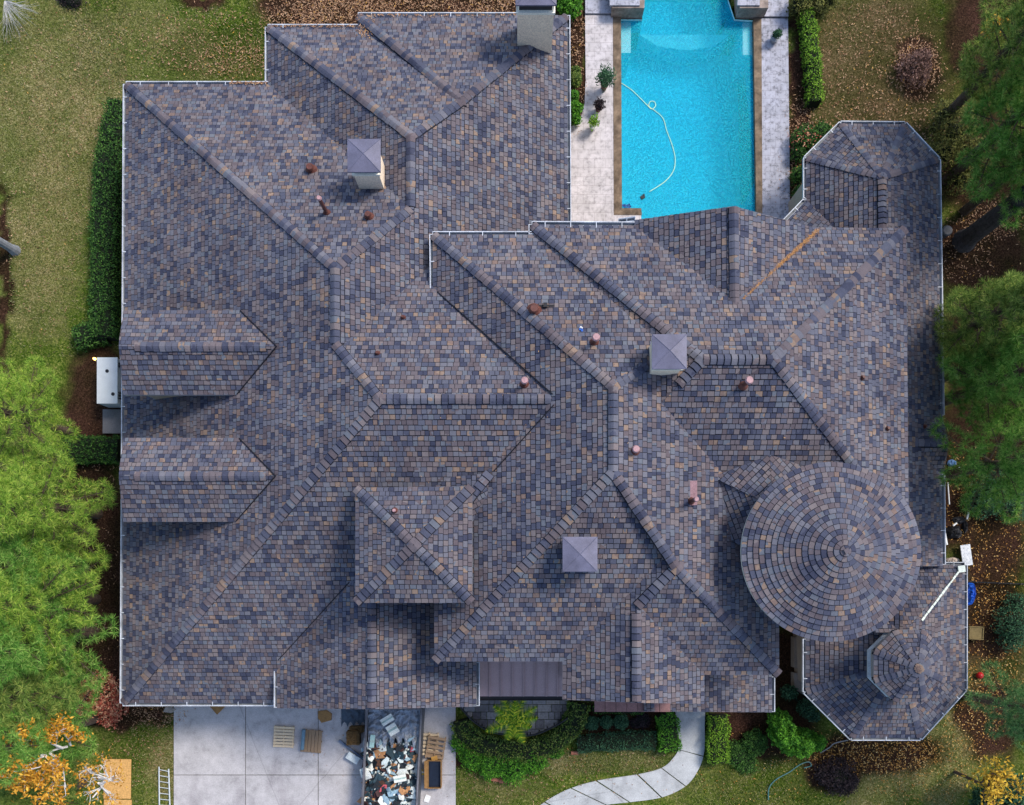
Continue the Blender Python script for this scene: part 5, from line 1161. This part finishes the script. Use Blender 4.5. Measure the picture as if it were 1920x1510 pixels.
# right side scraps
p = W(1813, 1041, .35); t = thing('folding_table', 'white printed board lying askew by the porch corner', 'board', (p.x, p.y, 0)); mb = MB(); mb.box((p.x, p.y, .3), (.48, 1.02, .05), .14); mb.build('panel', tiles('printed_board', (.72, .76, .8), (.45, .5, .56), (.75, .78, .8), .1, .1), t)
def crumple(name, label, px, py, w, d, h, m, seed, cat, z0=0.0):
    mb = MB(); vs = []; n_ = 14; rng = random.Random(seed)
    for j in range(n_):
        for i in range(n_):
            a = 6.283*i/(n_-1); r = j/(n_-1); k = 1+.35*noise.noise((math.cos(a)*1.5+seed, math.sin(a)*1.5, 0)); c = W(px, py, h)
            zz = h*(1-r**2)+abs(noise.noise((math.cos(a)*r*3+seed, math.sin(a)*r*3, 5)))*h*.8*(1 if j < n_-1 else 0); vs.append((c.x+math.cos(a)*r*w*k, c.y+math.sin(a)*r*d*k, z0+zz+.02))
    mb.add(vs, [(j*n_+i, (j+1)*n_+i, (j+1)*n_+i+1, j*n_+i+1) for j in range(n_-1) for i in range(n_-1)]); return tag(mb.build(name, m, None, loc=W(px, py, 0)), label, cat)
blue = simple('tarp_blue', (.01, .09, .5), .4, .35, 6)
crumple('blue_tarp', 'crumpled bright blue tarp against the porch edge', 1822, 1114, .34, .62, .35, blue, 3, 'tarp'); crumple('plastic_bag', 'blue and white plastic bag below the pine', 1787, 868, .22, .18, .15, simple('bag_blue', (.15, .3, .6), .4, .5, 8), 4, 'bag')
crumple('white_scrap', 'crumpled white and grey scrap next to the blue and white bag', 1803, 884, .16, .26, .15, simple('scrap_white', (.5, .55, .58), .4, .4, 8), 5, 'litter'); crumple('paper_scrap', 'white and tan crumpled paper at the porch gutter corner', 1788, 1051, .35, .17, .15, simple('scrap_tan', (.5, .42, .36), .6, .4, 6), 6, 'litter')
crumple('black_sack', 'black rubbish sack among the scraps by the right wall', 1793, 998, .4, .36, .3, M['black'], 7, 'sack'); crumple('black_sack', 'flattened black bag higher up the scrap heap', 1800, 975, .36, .18, .16, M['black'], 8, 'sack'); crumple('black_sack', 'narrow black bag lying across the heap', 1812, 988, .14, .34, .16, M['black'], 9, 'sack')
for a, b_, lb, r in (((1777, 905), (1780, 946), 'white pipe lying along the right wall', .035), ((1816, 961), (1813, 974), 'short white pipe stub in the scrap heap', .05), ((1787, 986), (1794, 981), 'pale metal offcut on the black sack', .045), ((1771, 1000), (1775, 1022), 'white gutter offcut resting at the wall', .07)):
    mb = MB(); mb.tube([W(*a, .3), W(*b_, .3)], r, 6); tag(mb.build('pipe_offcut', M['white'], None, loc=W(*a, .2)), lb, 'pipe', 'pale offcuts by the right wall')
p = W(1830, 1187, .3); t = thing('wooden_crate', 'square olive-brown wooden box on the right-hand lawn', 'box', (p.x, p.y, 0)); cr = simple('crate_wood', (.17, .13, .055), .85, .2, 5); mb = MB(); mb.box((p.x, p.y, .16), (.66, .62, .3), -.05); mb.build('body', cr, t)
for dx, dy, sx, sy in ((0, .3, .7, .05), (0, -.3, .7, .05), (.33, 0, .05, .6), (-.33, 0, .05, .6)): mb = MB(); mb.box((p.x+dx, p.y+dy, .33), (sx, sy, .05), -.05); mb.build('edge_board', cr, t)
p = W(1838, 1267, .2); mb = MB(); nu = 16
vs = [(p.x+.17*math.sin(math.pi*j/10)*math.cos(6.283*i/nu), p.y+.17*math.sin(math.pi*j/10)*math.sin(6.283*i/nu), .17-.17*math.cos(math.pi*j/10)) for j in range(11) for i in range(nu)]
mb.add(vs, [(j*nu+i, j*nu+(i+1) % nu, (j+1)*nu+(i+1) % nu, (j+1)*nu+i) for j in range(10) for i in range(nu)]); tag(mb.build('red_ball', simple('ball_red', (.45, .01, .015), .4, .2), None, loc=(p.x, p.y, 0), smooth=True), 'small red ball in the leaves right of the porch', 'ball')
p = W(1777, 432, .8); t = thing('waste_bin', 'dark round bin at the foot of the tall dark trunk', 'bin', (p.x, p.y, 0)); mb = MB(); mb.cyl((p.x, p.y), .2, .24, 0, .75, 16); mb.build('body', simple('bin_grey', (.06, .065, .08), .5), t); mb = MB(); mb.cyl((p.x, p.y), .26, .22, .75, .82, 16); mb.build('lid', simple('bin_lid', (.09, .1, .12), .5), t)
# thin fence at the right
t = thing('garden_fence', 'thin dark fence running right from the porch', 'fence', W(1812, 1093, 0)); mb = MB(); a, b_ = W(1810, 1091, .9), W(1935, 1096, .9)
for z in (.9, .5, .15): mb.tube([(a.x, a.y, z), (b_.x, b_.y, z)], .025, 4)
mb.build('rail', M['black'], t)
for i in range(7): q = a.lerp(b_, i/6); mb = MB(); mb.box((q.x, q.y, .48), (.06, .06, .96)); mb.build('post', M['black'], t)
# debris on the roofs
straw = island('pine_straw', [(0, (.3, .13, .04)), (.5, (.48, .24, .08)), (1, (.62, .36, .16))], .9)
mb = MB(); rng = random.Random(101)
for _ in range(700):
    f = rng.random(); px, py = lerp(1533, 1392, f)+rng.gauss(0, 1.5*(1.3-f)), lerp(432, 562, f)+rng.gauss(0, 1.5*(1.3-f)); p = roof_at(px, py)
    if p is None or (f > .55 and rng.random() < .7): continue
    leafquad(mb, p+Vector((0, 0, .06+rng.random()*.04)), .09, rng, .3, .12)
tag(mb.build('pine_straw', straw), 'orange pine needles lying in the roof valley of the gable', 'pine straw', None, 'stuff')
mb = MB()
for _ in range(420):
    u = rng.random()
    if u < .3: px, py = lerp(672, 696, rng.random())+rng.gauss(0, 3), lerp(34, 68, rng.random())+rng.gauss(0, 3)
    elif u < .55: px, py = rng.uniform(505, 672), 51+rng.gauss(0, 1)
    elif u < .8: px, py = rng.uniform(672, 968), 30+rng.gauss(0, 1)
    else: px, py = rng.uniform(430, 502), 157+rng.gauss(0, 1.2)
    p = roof_at(px, max(py, 31.5)) or W(px, py, 4.5); p = W(px, py, max(4.52, p.z)); leafquad(mb, p+Vector((0, 0, .07)), .06, rng, .4, .7)
tag(mb.build('gutter_leaves', lm), 'dry tan leaves caught in the upper gutters and a valley', 'leaves', None, 'stuff')

mb = MB(); rng = random.Random(55)
for _ in range(420):
    px, py = rng.uniform(240, 1700), rng.uniform(60, 1310); p = roof_at(px, py)
    if p: leafquad(mb, p+Vector((0, 0, .07)), rng.uniform(.02, .045), rng, .3, .6)
tag(mb.build('roof_leaves', lm), 'a few dry leaves strewn over the roof slopes', 'leaves', None, 'stuff')
